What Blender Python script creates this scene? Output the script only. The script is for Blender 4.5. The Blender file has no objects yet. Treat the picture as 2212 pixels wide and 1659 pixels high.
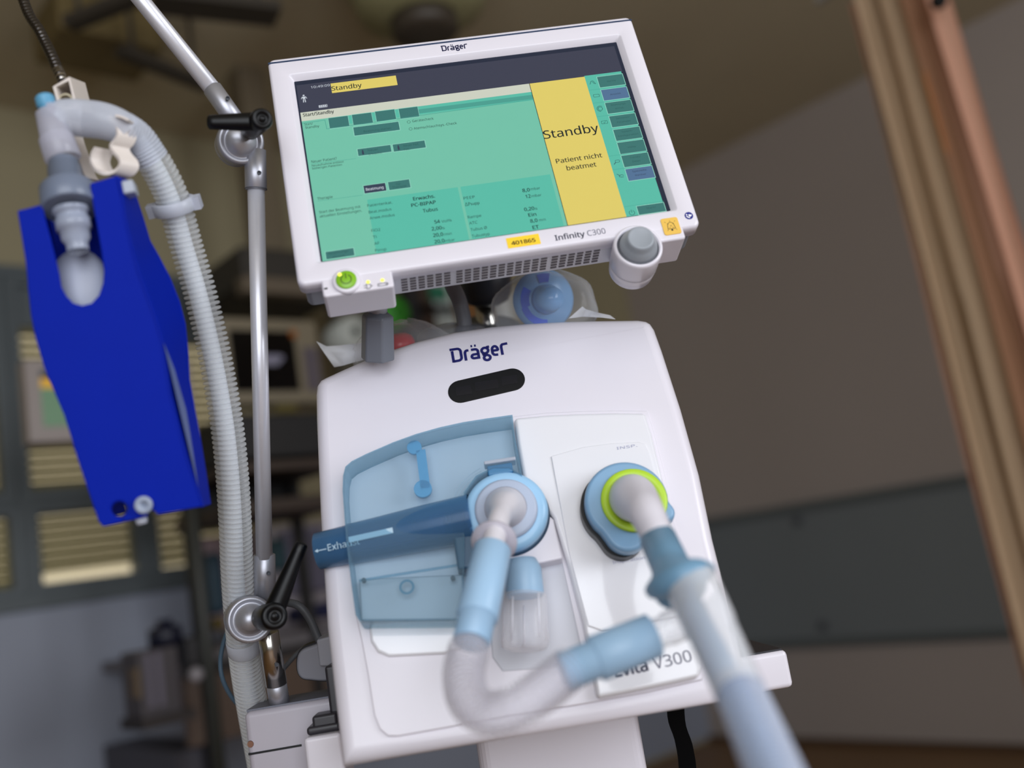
import bpy, bmesh, math, random
import numpy as np
from math import sin, cos, pi, radians, sqrt
from mathutils import Matrix, Vector, Euler

random.seed(4)
sc = bpy.context.scene
COL = sc.collection

# ------------------------------------------------------------------ camera
FPX = 2151.0                                   # 35 mm lens on a 36 mm frame
ROLL, PITCH = radians(9.3), radians(9.8)
CAM = np.array([0.0, 0.0, 1.1])
F_ = np.array([0, cos(PITCH), sin(PITCH)])
R0 = np.array([1.0, 0, 0]); U0 = np.array([0, -sin(PITCH), cos(PITCH)])
R_ = cos(ROLL) * R0 - sin(ROLL) * U0
U_ = sin(ROLL) * R0 + cos(ROLL) * U0
cd = bpy.data.cameras.new('camera'); co = bpy.data.objects.new('camera', cd); COL.objects.link(co)
m = Matrix.Identity(4)
for i in range(3):
    m[i][0] = R_[i]; m[i][1] = U_[i]; m[i][2] = -F_[i]; m[i][3] = CAM[i]
co.matrix_world = m
cd.sensor_fit = 'HORIZONTAL'; cd.sensor_width = 36.0; cd.lens = FPX / 2212 * 36.0
cd.clip_start = 0.02
cd.dof.use_dof = True; cd.dof.focus_distance = 1.0; cd.dof.aperture_fstop = 1.8
sc.camera = co

# ------------------------------------------------------------------ world, lights, exposure
HEAD = radians(42.2)                           # the room is turned against the view
RM = Matrix.Rotation(HEAD, 4, 'Z')             # room frame: +X to the right wall, +Y to the window wall
WX, WY, CEIL = 4.25, 3.6, 2.99
w = bpy.data.worlds.new('daylight'); sc.world = w; w.use_nodes = True
bg = w.node_tree.nodes['Background']; bg.inputs[0].default_value = (1.0, 0.84, 0.56, 1); bg.inputs[1].default_value = 0.9
def area(name, loc, target, sx, sy, power, col):
    l = bpy.data.lights.new(name, 'AREA'); l.shape = 'RECTANGLE'; l.size = sx; l.size_y = sy
    l.energy = power; l.color = col
    o = bpy.data.objects.new(name, l); COL.objects.link(o)
    o.location = loc
    o.rotation_euler = (Vector(target) - Vector(loc)).to_track_quat('-Z', 'Y').to_euler()
    return o
area('window_daylight', (0.3, -2.2, 1.8), (0.0, 1.0, 1.2), 2.6, 2.3, 84, (0.90, 0.94, 1.0))
area('window_daylight_side', (2.4, -0.4, 1.75), (-0.1, 0.9, 1.15), 1.2, 1.5, 42, (0.92, 0.95, 1.0))
vs = sc.view_settings
vs.view_transform = 'Standard'; vs.look = 'None'; vs.gamma = 1.0; vs.use_curve_mapping = False
vs.exposure = 0.0
sc.cycles.transparent_max_bounces = 32
sc.cycles.max_bounces = 10
sc.cycles.use_denoising = True

# ------------------------------------------------------------------ projections used to take sizes from the photograph
def ray(x, y): return F_ + (x - 1106) / FPX * R_ - (y - 829.5) / FPX * U_
def at(x, y, d): return Vector(CAM + ray(x, y) * d)
def on_plane(M, px, py, off=0.0):
    """local (x, z) of the pixel ray on the plane y = -off of frame M"""
    Mi = M.inverted()
    o = Mi @ Vector(CAM); d = Mi.to_3x3() @ Vector(ray(px, py))
    t = (-off - o.y) / d.y
    return (o.x + d.x * t, o.z + d.z * t)
def frame(pos, e):
    return Matrix.Translation(pos) @ Euler(e, 'XYZ').to_matrix().to_4x4()
MON = frame((0.0053, 0.9149, 1.4966), (-0.2462, -0.0251, 0.1277))
BODY = frame((-0.0177, 0.9512, 1.1246), (-0.2953, 0.006, 0.062))
def mp(x, y, off=0.006): return on_plane(MON, x, y, off)
def bp(x, y, off=0.0): return on_plane(BODY, x, y, off)
def roomray(px, py):
    Ri = RM.inverted().to_3x3(); o = RM.inverted() @ Vector(CAM); d = Ri @ Vector(ray(px, py)); return o, d
def wpx(px, py, Y=WY):                         # on a plane parallel to the window wall -> room (x, z)
    o, d = roomray(px, py); t = (Y - o.y) / d.y; return (o.x + d.x * t, o.z + d.z * t)
def rpx(px, py, X=WX):                         # on a plane parallel to the right wall -> room (y, z)
    o, d = roomray(px, py); t = (X - o.x) / d.x; return (o.y + d.y * t, o.z + d.z * t)

# ------------------------------------------------------------------ materials
def lin(c):
    r = []
    for v in c[:3]:
        v /= 255.0
        r.append(v / 12.92 if v <= 0.04045 else ((v + 0.055) / 1.055) ** 2.4)
    return (*r, 1.0)
_M = {}
def mat(name, rgb, rough=0.5, metal=0.0, alpha=1.0, emit=0.0, coat=0.0, noise=0.04, scale=30.0, bump=0.0, spec=0.5,
        tint=None, sss=0.0, transl=0.0):
    if name in _M: return _M[name]
    mt = bpy.data.materials.new(name); mt.use_nodes = True
    nt = mt.node_tree; N = nt.nodes; L = nt.links
    b = N['Principled BSDF']; out = N['Material Output']
    c = lin(rgb)
    b.inputs['Roughness'].default_value = rough
    b.inputs['Metallic'].default_value = metal
    b.inputs['Specular IOR Level'].default_value = spec
    b.inputs['Coat Weight'].default_value = coat
    b.inputs['Coat Roughness'].default_value = 0.06
    tc = N.new('ShaderNodeTexCoord'); nz = N.new('ShaderNodeTexNoise')
    nz.inputs['Scale'].default_value = scale; nz.inputs['Detail'].default_value = 4
    L.new(tc.outputs['Object'], nz.inputs['Vector'])
    mx = N.new('ShaderNodeMix'); mx.data_type = 'RGBA'
    mx.inputs[6].default_value = tuple(v * (1 - noise) for v in c[:3]) + (1,)
    mx.inputs[7].default_value = tuple(min(1, v * (1 + noise)) for v in c[:3]) + (1,)
    L.new(nz.outputs['Fac'], mx.inputs[0])
    L.new(mx.outputs[2], b.inputs['Base Color'])
    if bump:
        bn = N.new('ShaderNodeBump'); bn.inputs['Strength'].default_value = bump; bn.inputs['Distance'].default_value = 0.002
        L.new(nz.outputs['Fac'], bn.inputs['Height']); L.new(bn.outputs['Normal'], b.inputs['Normal'])
    if emit:
        L.new(mx.outputs[2], b.inputs['Emission Color']); b.inputs['Emission Strength'].default_value = emit
    last = b.outputs[0]
    if transl:
        tl = N.new('ShaderNodeBsdfTranslucent'); tl.inputs[0].default_value = c
        m2 = N.new('ShaderNodeMixShader'); m2.inputs[0].default_value = transl
        L.new(last, m2.inputs[1]); L.new(tl.outputs[0], m2.inputs[2]); last = m2.outputs[0]
    if alpha < 1:
        tr = N.new('ShaderNodeBsdfTransparent'); tr.inputs[0].default_value = lin(tint) if tint else (1, 1, 1, 1)
        m3 = N.new('ShaderNodeMixShader')
        lw = N.new('ShaderNodeLayerWeight'); lw.inputs[0].default_value = 0.35
        mr = N.new('ShaderNodeMapRange'); mr.inputs[3].default_value = alpha; mr.inputs[4].default_value = min(1.0, alpha + 0.45)
        L.new(lw.outputs['Facing'], mr.inputs[0]); L.new(mr.outputs[0], m3.inputs[0])
        L.new(tr.outputs[0], m3.inputs[1]); L.new(last, m3.inputs[2]); last = m3.outputs[0]
    L.new(last, out.inputs[0])
    _M[name] = mt
    return mt

white = mat('white_plastic', (223, 219, 228), 0.32, coat=0.15, noise=0.01)
white2 = mat('white_gloss_plastic', (230, 230, 236), 0.12, coat=0.5, noise=0.01)
lightgrey = mat('light_grey_plastic', (196, 197, 206), 0.4, noise=0.02)
grey = mat('grey_plastic', (128, 133, 142), 0.4)
dgrey = mat('dark_grey_plastic', (72, 75, 82), 0.45)
black = mat('black_plastic', (6, 7, 10), 0.35, spec=0.3, noise=0.1)
navy = mat('navy_print', (12, 16, 96), 0.4, noise=0.01)
navyline = mat('slate_line', (45, 62, 92), 0.4, noise=0.01)
ink = mat('black_ink', (14, 16, 20), 0.5, noise=0.01)
alu = mat('brushed_aluminium', (212, 212, 220), 0.34, metal=.45, noise=0.03, scale=200)
alu2 = mat('satin_aluminium', (180, 181, 190), 0.40, metal=0.7, noise=0.03, scale=200)
chrome = mat('polished_steel', (200, 196, 190), 0.2, metal=1.0, noise=0.02)
steel = mat('dark_steel', (95, 92, 92), 0.25, metal=1.0, noise=0.06, scale=100)
bluep = mat('blue_lung_plastic', (0, 36, 178), 0.6, noise=0.05, spec=0.12, transl=0.3)
cuffblue = mat('light_blue_rubber', (172, 208, 238), 0.38, noise=0.02, transl=0.15)
cuffblue2 = mat('steel_blue_rubber', (118, 160, 190), 0.38, noise=0.02, transl=0.1)
clear = mat('clear_plastic', (236, 238, 246), 0.08, alpha=0.22, noise=0.01)
milky = mat('milky_plastic', (216, 221, 234), 0.3, alpha=0.66, noise=0.02, transl=0.25)
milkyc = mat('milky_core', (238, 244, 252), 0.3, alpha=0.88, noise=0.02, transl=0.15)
fins = mat('clear_fins', (246, 248, 250), 0.12, alpha=0.19, noise=0.01, transl=0.2)
coverblue = mat('translucent_blue_cover', (156, 190, 210), 0.16, alpha=0.12, tint=(220, 236, 243), noise=0.03, scale=8)
tubeblue = mat('translucent_deep_blue', (84, 130, 172), 0.2, alpha=0.42, tint=(160, 198, 225), noise=0.04)
cream = mat('cream_plastic', (222, 212, 205), 0.35, noise=0.02)
lime = mat('lime_ring', (176, 212, 52), 0.4, noise=0.02)
green = mat('green_button', (128, 184, 32), 0.35, noise=0.02)
yellow = mat('yellow_label', (238, 196, 62), 0.5, noise=0.02)
led = mat('yellow_led', (235, 235, 90), 0.4, emit=0.9)

# ------------------------------------------------------------------ mesh builder
class MB:
    def __init__(s): s.v = []; s.f = []; s.sm = []; s.mi = []
    def add(s, vs, fs, smooth=False, mi=0):
        n = len(s.v); s.v += [Vector(v) for v in vs]
        for f in fs: s.f.append([i + n for i in f]); s.sm.append(smooth); s.mi.append(mi)
        return s
    def box(s, x0, x1, y0, y1, z0, z1, mi=0):
        v = [(x, y, z) for x in (x0, x1) for y in (y0, y1) for z in (z0, z1)]
        return s.add(v, [(0, 1, 3, 2), (4, 6, 7, 5), (0, 4, 5, 1), (2, 3, 7, 6), (0, 2, 6, 4), (1, 5, 7, 3)], mi=mi)
    def prism(s, pts, y0, y1, mi=0, smooth=False):
        """outline in x,z extruded along y"""
        n = len(pts)
        v = [(x, y0, z) for x, z in pts] + [(x, y1, z) for x, z in pts]
        f = [list(range(n))[::-1], list(range(n, 2 * n))]
        s.add(v, f, False, mi)
        s.add(v, [(i, (i + 1) % n, n + (i + 1) % n, n + i) for i in range(n)], smooth, mi)
        return s
    def flat(s, pts, y, mi=0):
        return s.add([(x, y, z) for x, z in pts], [list(range(len(pts)))], mi=mi)
    def ring(s, outer, inner, y0, y1, mi=0):
        n = len(outer)
        v = [(x, y0, z) for x, z in outer] + [(x, y0, z) for x, z in inner] + [(x, y1, z) for x, z in outer] + [(x, y1, z) for x, z in inner]
        f = []
        for i in range(n):
            j = (i + 1) % n
            f += [(i, j, n + j, n + i), (2 * n + i, 3 * n + i, 3 * n + j, 2 * n + j), (i, 2 * n + i, 2 * n + j, j), (n + i, n + j, 3 * n + j, 3 * n + i)]
        return s.add(v, f, False, mi)
    def loft(s, rings, smooth=True, caps=True, mi=0, closed=True):
        n = len(rings[0]); v = [p for r in rings for p in r]; f = []
        for k in range(len(rings) - 1):
            for i in range(n if closed else n - 1):
                j = (i + 1) % n
                f.append((k * n + i, k * n + j, (k + 1) * n + j, (k + 1) * n + i))
        s.add(v, f, smooth, mi)
        if caps and closed:
            s.add(rings[0], [list(range(n))[::-1]], False, mi); s.add(rings[-1], [list(range(n))], False, mi)
        return s
    def tube(s, path, rad, seg=20, caps=True, mi=0, smooth=True, up=None, squash=1.0):
        P = [Vector(p) for p in path]
        if not hasattr(rad, '__len__'): rad = [rad] * len(P)
        rings = []; nrm = None
        for i, p in enumerate(P):
            t = (P[min(i + 1, len(P) - 1)] - P[max(i - 1, 0)])
            if t.length < 1e-9: t = rings_t
            t = t.normalized(); rings_t = t
            if nrm is None:
                a = Vector(up) if up else (Vector((0, 0, 1)) if abs(t.z) < 0.9 else Vector((1, 0, 0)))
                nrm = (a - t * a.dot(t)).normalized()
            else:
                nrm = (nrm - t * nrm.dot(t)).normalized()
            b = t.cross(nrm)
            rings.append([p + (nrm * cos(2 * pi * k / seg) + b * sin(2 * pi * k / seg) * squash) * rad[i] for k in range(seg)])
        return s.loft(rings, smooth, caps, mi)
    def lathe(s, p0, p1, prof, seg=40, mi=0, caps=True):
        """prof: (t along p0->p1 in metres or beyond, radius)"""
        p0 = Vector(p0); ax = (Vector(p1) - p0).normalized()
        a = Vector((0, 0, 1)) if abs(ax.z) < 0.9 else Vector((1, 0, 0))
        n = (a - ax * a.dot(ax)).normalized(); b = ax.cross(n)
        rings = [[p0 + ax * t + (n * cos(2 * pi * k / seg) + b * sin(2 * pi * k / seg)) * max(r, 1e-5) for k in range(seg)] for t, r in prof]
        return s.loft(rings, True, caps, mi)
    def sphere(s, c, r, nu=24, nv=16, sx=1, sy=1, sz=1):
        c = Vector(c)
        rings = []
        for i in range(nv + 1):
            th = pi * i / nv; rr = max(sin(th), 1e-4)
            rings.append([c + Vector((r * sx * rr * cos(2 * pi * k / nu), r * sy * rr * sin(2 * pi * k / nu), r * sz * cos(th))) for k in range(nu)])
        return s.loft(rings, True, False)
    def ribbon(s, path, side, w, t):
        """flat strip swept along path; side = direction of its width, t = thickness"""
        P = [Vector(p) for p in path]; side = Vector(side).normalized(); rings = []
        for i, p in enumerate(P):
            tt = (P[min(i + 1, len(P) - 1)] - P[max(i - 1, 0)]).normalized()
            n = tt.cross(side).normalized()
            rings.append([p + side * w / 2 + n * t / 2, p - side * w / 2 + n * t / 2, p - side * w / 2 - n * t / 2, p + side * w / 2 - n * t / 2])
        return s.loft(rings, False, True)

def rrect(x0, x1, z0, z1, r, n=6):
    p = []
    for cx, cz, a0 in ((x1 - r, z1 - r, 0), (x0 + r, z1 - r, 90), (x0 + r, z0 + r, 180), (x1 - r, z0 + r, 270)):
        for k in range(n + 1):
            a = radians(a0 + 90 * k / n); p.append((cx + r * cos(a), cz + r * sin(a)))
    return p
def circle(cx, cz, r, n=32): return [(cx + r * cos(2 * pi * k / n), cz + r * sin(2 * pi * k / n)) for k in range(n)]
def spline(pts, step=0.004):
    """Catmull-Rom through 3D points, resampled at equal arc length"""
    P = [np.array(p, float) for p in pts]; P = [2 * P[0] - P[1]] + P + [2 * P[-1] - P[-2]]
    out = []
    for i in range(1, len(P) - 2):
        p0, p1, p2, p3 = P[i - 1:i + 3]
        for t in np.linspace(0, 1, 40, endpoint=False):
            out.append(0.5 * ((2 * p1) + (-p0 + p2) * t + (2 * p0 - 5 * p1 + 4 * p2 - p3) * t * t + (-p0 + 3 * p1 - 3 * p2 + p3) * t ** 3))
    out.append(P[-2]); out = np.array(out)
    d = np.concatenate([[0], np.cumsum(np.linalg.norm(np.diff(out, axis=0), axis=1))])
    n = max(2, int(round(d[-1] / step)))
    s = np.linspace(0, d[-1], n + 1)
    return [Vector((np.interp(q, d, out[:, 0]), np.interp(q, d, out[:, 1]), np.interp(q, d, out[:, 2]))) for q in s]
def smooth2(pts, n=8, closed=True):
    P = [np.array(p, float) for p in pts]; N = len(P); out = []
    for i in range(N if closed else N - 1):
        if closed: p0, p1, p2, p3 = P[i - 1], P[i], P[(i + 1) % N], P[(i + 2) % N]
        else: p0, p1, p2, p3 = P[max(i - 1, 0)], P[i], P[i + 1], P[min(i + 2, N - 1)]
        for t in np.linspace(0, 1, n, endpoint=False):
            q = 0.5 * ((2 * p1) + (-p0 + p2) * t + (2 * p0 - 5 * p1 + 4 * p2 - p3) * t * t + (-p0 + 3 * p1 - 3 * p2 + p3) * t ** 3)
            out.append(tuple(q))
    if not closed: out.append(tuple(P[-1]))
    return out

# ------------------------------------------------------------------ things and parts
def put(name, mb, mats, parent=None, M=None, bevel=0.0, seg=3, label=None, world=False):
    """one mesh object; M = frame its coordinates are written in; world=True: coordinates are world ones"""
    me = bpy.data.meshes.new(name)
    base = Matrix.Identity(4)
    if M is None and parent is not None:
        q = parent
        while q.parent: q = q.parent
        base = q.matrix_basis
    elif M is not None: base = M
    vs = [base.inverted() @ v for v in mb.v] if world else mb.v
    me.from_pydata([tuple(v) for v in vs], [], mb.f)
    if not isinstance(mats, (list, tuple)): mats = [mats]
    for q in mats: me.materials.append(q)
    me.polygons.foreach_set('use_smooth', mb.sm); me.polygons.foreach_set('material_index', mb.mi)
    me.validate(); me.update()
    bm = bmesh.new(); bm.from_mesh(me); bmesh.ops.remove_doubles(bm, verts=bm.verts, dist=1e-6)
    bmesh.ops.recalc_face_normals(bm, faces=bm.faces); bm.to_mesh(me); bm.free()
    o = bpy.data.objects.new(name, me); COL.objects.link(o)
    if parent is not None: o.parent = parent
    elif M is not None: o.matrix_basis = M
    if bevel:
        b = o.modifiers.new('bevel', 'BEVEL'); b.width = bevel; b.segments = seg; b.limit_method = 'ANGLE'; b.angle_limit = radians(40)
        b.harden_normals = False
        for p in me.polygons: p.use_smooth = True
        try:
            wn = o.modifiers.new('wn', 'WEIGHTED_NORMAL'); wn.keep_sharp = True
        except Exception: pass
    if label: o['label'] = label
    return o
def thing(name, label, cat, M, group=None):
    o = bpy.data.objects.new(name, None); COL.objects.link(o); o.matrix_basis = M; o.empty_display_size = 0.05
    o['label'] = label; o['category'] = cat
    if group: o['group'] = group
    return o
def tag(o, label, cat, group=None):
    o['label'] = label; o['category'] = cat
    if group: o['group'] = group
    return o
def struct(o): o['kind'] = 'structure'; return o

try:                                            # Blender's own bundled sans, else its built-in face
    FONT = bpy.data.fonts.load(bpy.utils.system_resource('DATAFILES', path='fonts') + '/NotoSansHebrew-Regular.woff2')
except Exception:
    FONT = None
_tc = {}
def text_polys(s, bold=0.0):
    """flat glyph faces of a string one em high; heavier weights overlay shifted copies"""
    key = (s, bold)
    if key in _tc: return _tc[key]
    c = bpy.data.curves.new('t', 'FONT'); c.body = s; c.size = 1.0
    if FONT and 'Δ' not in s: c.font = FONT
    c.resolution_u = 3
    o = bpy.data.objects.new('t', c); COL.objects.link(o)
    dg = bpy.context.evaluated_depsgraph_get(); dg.update()
    me = o.evaluated_get(dg).to_mesh()
    vs = [(v.co.x, v.co.y) for v in me.vertices]; fs = [list(p.vertices) for p in me.polygons]
    o.evaluated_get(dg).to_mesh_clear()
    bpy.data.objects.remove(o); bpy.data.curves.remove(c)
    if bold and vs:
        n = len(vs); v0, f0 = vs, fs; vs, fs = [], []
        for k, (dx, dy) in enumerate(((-bold, 0), (bold, 0), (0, bold * .6), (0, -bold * .6))):
            vs = vs + [(a + dx, b + dy) for a, b in v0]; fs = fs + [[i + k * n for i in f] for f in f0]
    _tc[key] = (vs, fs); return vs, fs
CAPH = 0.714
def text(mb, s, x, z, h, y, width=None, right=False, bold=0.0, mi=0, dirv=(1, 0), slant=0.0):
    """cap height h at baseline start (x,z) in the x-z plane, optional total width"""
    vs, fs = text_polys(s, bold)
    if not vs: return
    x0 = min(v[0] for v in vs); x1 = max(v[0] for v in vs)
    k = h / CAPH; kx = (width / (x1 - x0)) if width else k
    W = (x1 - x0) * kx
    ox = -W if right else 0.0
    dx, dz = dirv
    out = []
    for a, b in vs:
        u = (a - x0) * kx + ox + b * k * slant; v = b * k
        out.append((x + u * dx - v * dz, y, z + u * dz + v * dx))
    mb.add(out, fs, mi=mi)
def stroke(mb, pts, wd, y, closed=False, mi=0):
    """a flat line of width wd through (x,z) points"""
    P = [Vector((a, b)) for a, b in pts]; n = len(P); L = []; R = []
    for i in range(n):
        if closed: a, c = P[i - 1], P[(i + 1) % n]
        else: a, c = P[max(i - 1, 0)], P[min(i + 1, n - 1)]
        b = P[i]
        d1 = (b - a).normalized() if (b - a).length > 0 else (c - b).normalized()
        d2 = (c - b).normalized() if (c - b).length > 0 else d1
        n1 = Vector((-d1.y, d1.x)); n2 = Vector((-d2.y, d2.x)); mm = (n1 + n2)
        mm = mm.normalized() if mm.length > 1e-6 else n1
        k = wd / 2 / max(0.5, mm.dot(n1))
        L.append(b + mm * k); R.append(b - mm * k)
    v = [(p.x, y, p.y) for p in L] + [(p.x, y, p.y) for p in R]
    m_ = n if closed else n - 1
    mb.add(v, [(i, (i + 1) % n, n + (i + 1) % n, n + i) for i in range(m_)], mi=mi)
def wordmark(mb, p0, p1, h, y):
    """the maker's name in its square-cut lettering; p0 baseline start, p1 baseline end"""
    W = sqrt((p1[0] - p0[0]) ** 2 + (p1[1] - p0[1]) ** 2); ux, uz = (p1[0] - p0[0]) / W, (p1[1] - p0[1]) / W
    k = W / 4.45
    def T(a): return [(p0[0] + (x * ux * k - (v * h) * uz), p0[1] + (x * uz * k + v * h * ux)) for x, v in a]
    def bx(x0, x1, z0, z1): q = T([(x0, z0), (x1, z0), (x1, z1), (x0, z1)]); mb.flat(q, y)
    t = 0.17; th = 0.15
    def arc(cx, cz, rx, rz, a0, a1, n=8): return [(cx + rx * cos(radians(a0 + (a1 - a0) * i / n)), cz + rz * sin(radians(a0 + (a1 - a0) * i / n))) for i in range(n + 1)]
    S = lambda pts, c=False: stroke(mb, T(pts), h * 0.175, y, c)
    S([(0.12, 0), (0.12, 0.82)])                                                   # D: stem, overhanging top bar and bowl
    S([(-0.05, 0.93), (0.5, 0.93)] + arc(0.5, 0.72, 0.26, 0.21, 80, 0, 5) + [(0.76, 0.3)] + arc(0.5, 0.28, 0.26, 0.2, 0, -80, 5) + [(0.12, 0.075)])
    S([(1.06, 0), (1.06, 0.5)] + arc(1.22, 0.5, 0.16, 0.2, 180, 95, 4) + [(1.36, 0.7)])
    S([(1.55, 0.70), (1.85, 0.70)] + arc(1.85, 0.52, 0.2, 0.18, 85, 0, 4) + [(2.05, 0.075), (1.75, 0.075)] + arc(1.7, 0.21, 0.17, 0.135, 260, 100, 5) + [(2.05, 0.345)])
    for q in (1.62, 1.9): bx(q - 0.06, q + 0.07, 0.88, 1.04)
    S(arc(2.58, 0.5, 0.25, 0.20, 0, 360, 16)[:-1], True)
    S([(2.72, 0.72), (2.95, 0.74)])
    S([(2.42, 0.32), (2.44, 0.22), (2.7, 0.17)] + arc(2.66, -0.02, 0.24, 0.18, 70, -250, 12))
    S([(3.12, 0.40), (3.52, 0.40)] + arc(3.34, 0.44, 0.22, 0.26, 0, 180, 8) + arc(3.34, 0.28, 0.22, 0.2, 180, 270, 5) + [(3.52, 0.075)])
    S([(3.84, 0), (3.84, 0.55)] + arc(4.0, 0.55, 0.16, 0.2, 180, 100, 4) + [(4.35, 0.76)])
# ================================================================== room shell (big surfaces first)
wall_c = mat('wall_paint', (160, 150, 120), 0.75, noise=0.03, scale=2, bump=0.02)
wall_r = mat('right_wall_paint', (168, 157, 150), 0.7, noise=0.03, scale=2, bump=0.02)
panel_r = mat('wall_bumper_panel', (118, 124, 126), 0.6, noise=0.05, scale=3)
ceil_c = mat('ceiling_paint', (190, 178, 150), 0.8, noise=0.05, scale=2)
floor_c = mat('floor_vinyl', (128, 96, 62), 0.5, noise=0.15, scale=3)
rail_c = mat('rail_rubber', (92, 98, 98), 0.5)
frame_c = mat('window_frame_paint', (88, 96, 100), 0.5)
low_c = mat('lower_wall_panel', (150, 156, 172), 0.5, noise=0.03, scale=2)
blind_c = mat('blind_slats', (128, 122, 84), 0.6, transl=0.16, noise=0.03)
glass_c = mat('window_glass', (200, 220, 210), 0.1, alpha=0.12, noise=0.0)

XL, YB = -3.6, -3.2
def room(name, mb, mt, bevel=0): return struct(put(name, mb, mt, M=RM, bevel=bevel))
room('floor', MB().box(XL, WX, YB, WY, -0.1, 0), floor_c)
room('ceiling', MB().box(XL, WX, YB, WY, CEIL, CEIL + 0.1), ceil_c)
room('wall_right', MB().box(WX, WX + 0.12, YB, WY, 0, CEIL), wall_r)
room('wall_left', MB().box(XL - 0.12, XL, YB, WY, 0, CEIL), wall_c)
room('wall_back', MB().box(XL, WX, YB - 0.12, YB, 0, CEIL), wall_c)
# bumper rails and dark panel on the right wall
z1 = 1.115; z2 = 0.475
room('trim_1', MB().box(WX - 0.03, WX, YB, WY, z1 - 0.02, z1 + 0.025), rail_c, 0.006)
room('trim_2', MB().box(WX - 0.03, WX, YB, WY, z2 - 0.02, z2 + 0.02), rail_c, 0.006)
room('trim_3', MB().box(WX - 0.015, WX, YB, WY, z2 + 0.02, z1 - 0.02), panel_r)
for px, py in ((1723, 1125), (1778, 1352)):
    y, z = rpx(px, py, WX - 0.02)
    tag(put('wall_bolt', MB().lathe((WX - 0.013, y, z), (WX - 0.05, y, z), [(0, .022), (.012, .022), (.02, .014), (.021, 0)]), dgrey, M=RM),
        ('round bolt head just under the upper rail of the right wall' if py < 1200 else 'round bolt head just above the lower rail of the right wall'), 'bolt', 'bolt heads on the wall panel')
room('baseboard_right', MB().box(WX - 0.02, WX, YB, WY, 0, 0.03), mat('base_trim', (84, 62, 44), 0.6), 0.004)

# window wall with its openings
xa = wpx(41, 850)[0]; xa2 = wpx(5, 850)[0]; xb = wpx(405, 1180)[0]
zs = 1.255; zr1 = wpx(120, 1100)[1]; zr2 = wpx(120, 1062)[1]; zt = wpx(20, 612)[1]
x_l = xa2 - 0.75; x_m1, x_m2 = wpx(296, 1180)[0], wpx(335, 1180)[0]
x_r = wpx(520, 1160)[0]
mb = MB()
mb.box(XL, x_l - 0.06, WY, WY + .12, 0, CEIL); mb.box(x_r + .06, WX, WY, WY + .12, 0, CEIL)
mb.box(x_l - .06, x_r + .06, WY, WY + .12, zt + 0.04, CEIL); mb.box(x_l - .06, x_r + .06, WY, WY + .12, 0.0, zs - 0.05)
room('wall_front', mb, wall_c)
room('trim_4', MB().box(XL, WX - .001, WY - 0.012, WY, 0.02, zs - 0.05), low_c)
def window(n, x0, x1, z0, z1, slat_z0, pitch=0.032, head=0.0):
    f = MB().ring([(x0 - .03, z0 - .03), (x1 + .03, z0 - .03), (x1 + .03, z1 + .03), (x0 - .03, z1 + .03)], [(x0 + .012, z0 + .012), (x1 - .012, z0 + .012), (x1 - .012, z1 - .012), (x0 + .012, z1 - .012)], WY - 0.02, WY + .05)
    o = room('window_%d' % n, f, frame_c, 0.003)
    put('pane', MB().box(x0, x1, WY + .045, WY + .05, z0, z1), glass_c, parent=o)
    b = MB(); z = slat_z0
    while z < z1 - head:
        b.add([(x0 + .01, WY + .012, z), (x1 - .01, WY + .012, z), (x1 - .01, WY + .034, z + pitch * .93), (x0 + .01, WY + .034, z + pitch * .93)], [(0, 1, 2, 3)]); z += pitch
    put('blind', b, blind_c, parent=o)
    if head: put('blind_box', MB().box(x0 + .01, x1 - .01, WY + 0.0, WY + .045, z1 - head, z1), frame_c, parent=o)
    return o
cm = 0.5 * (x_m1 + x_m2); hw = 0.5 * (x_m2 - x_m1)
window(1, xa, cm - hw, zr2, zt, zr2 + .012, head=wpx(20, 612)[1] - wpx(45, 705)[1])
window(2, wpx(78, 1200)[0], cm - hw, zs, zr1, zs + 0.045)
window(3, cm + hw, x_r, zs, zr1, zs + 0.02)
window(4, cm + hw, x_r, zr2, zt, zr2 + .012, head=0.2)
window(5, x_l, xa2 - .01, zr2, zt, zr2 + .012)
window(6, x_l, wpx(32, 1200)[0], zs, zr1, zs + 0.012)
fr = MB()
fr.box(x_l - .06, x_r + .06, WY - .03, WY + .06, zs - .07, zs - .02); fr.box(x_l - .06, x_r + .06, WY - .03, WY + .06, zr1 + .02, zr2 - .02)
fr.box(xa2 + .02, xa - .02, WY - .03, WY + .06, zr2, zt + .05); fr.box(wpx(34, 1200)[0] + .02, wpx(76, 1200)[0] - .02, WY - .028, WY + .06, zs - .03, zr1 + .03)
fr.box(cm - hw + .02, cm + hw - .02, WY - .028, WY + .06, zs - .03, zt + .05); fr.box(x_l - .06, x_r + .06, WY - .029, WY + .06, zt + .02, zt + .06)
room('trim_5', fr, frame_c, 0.004)

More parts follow.
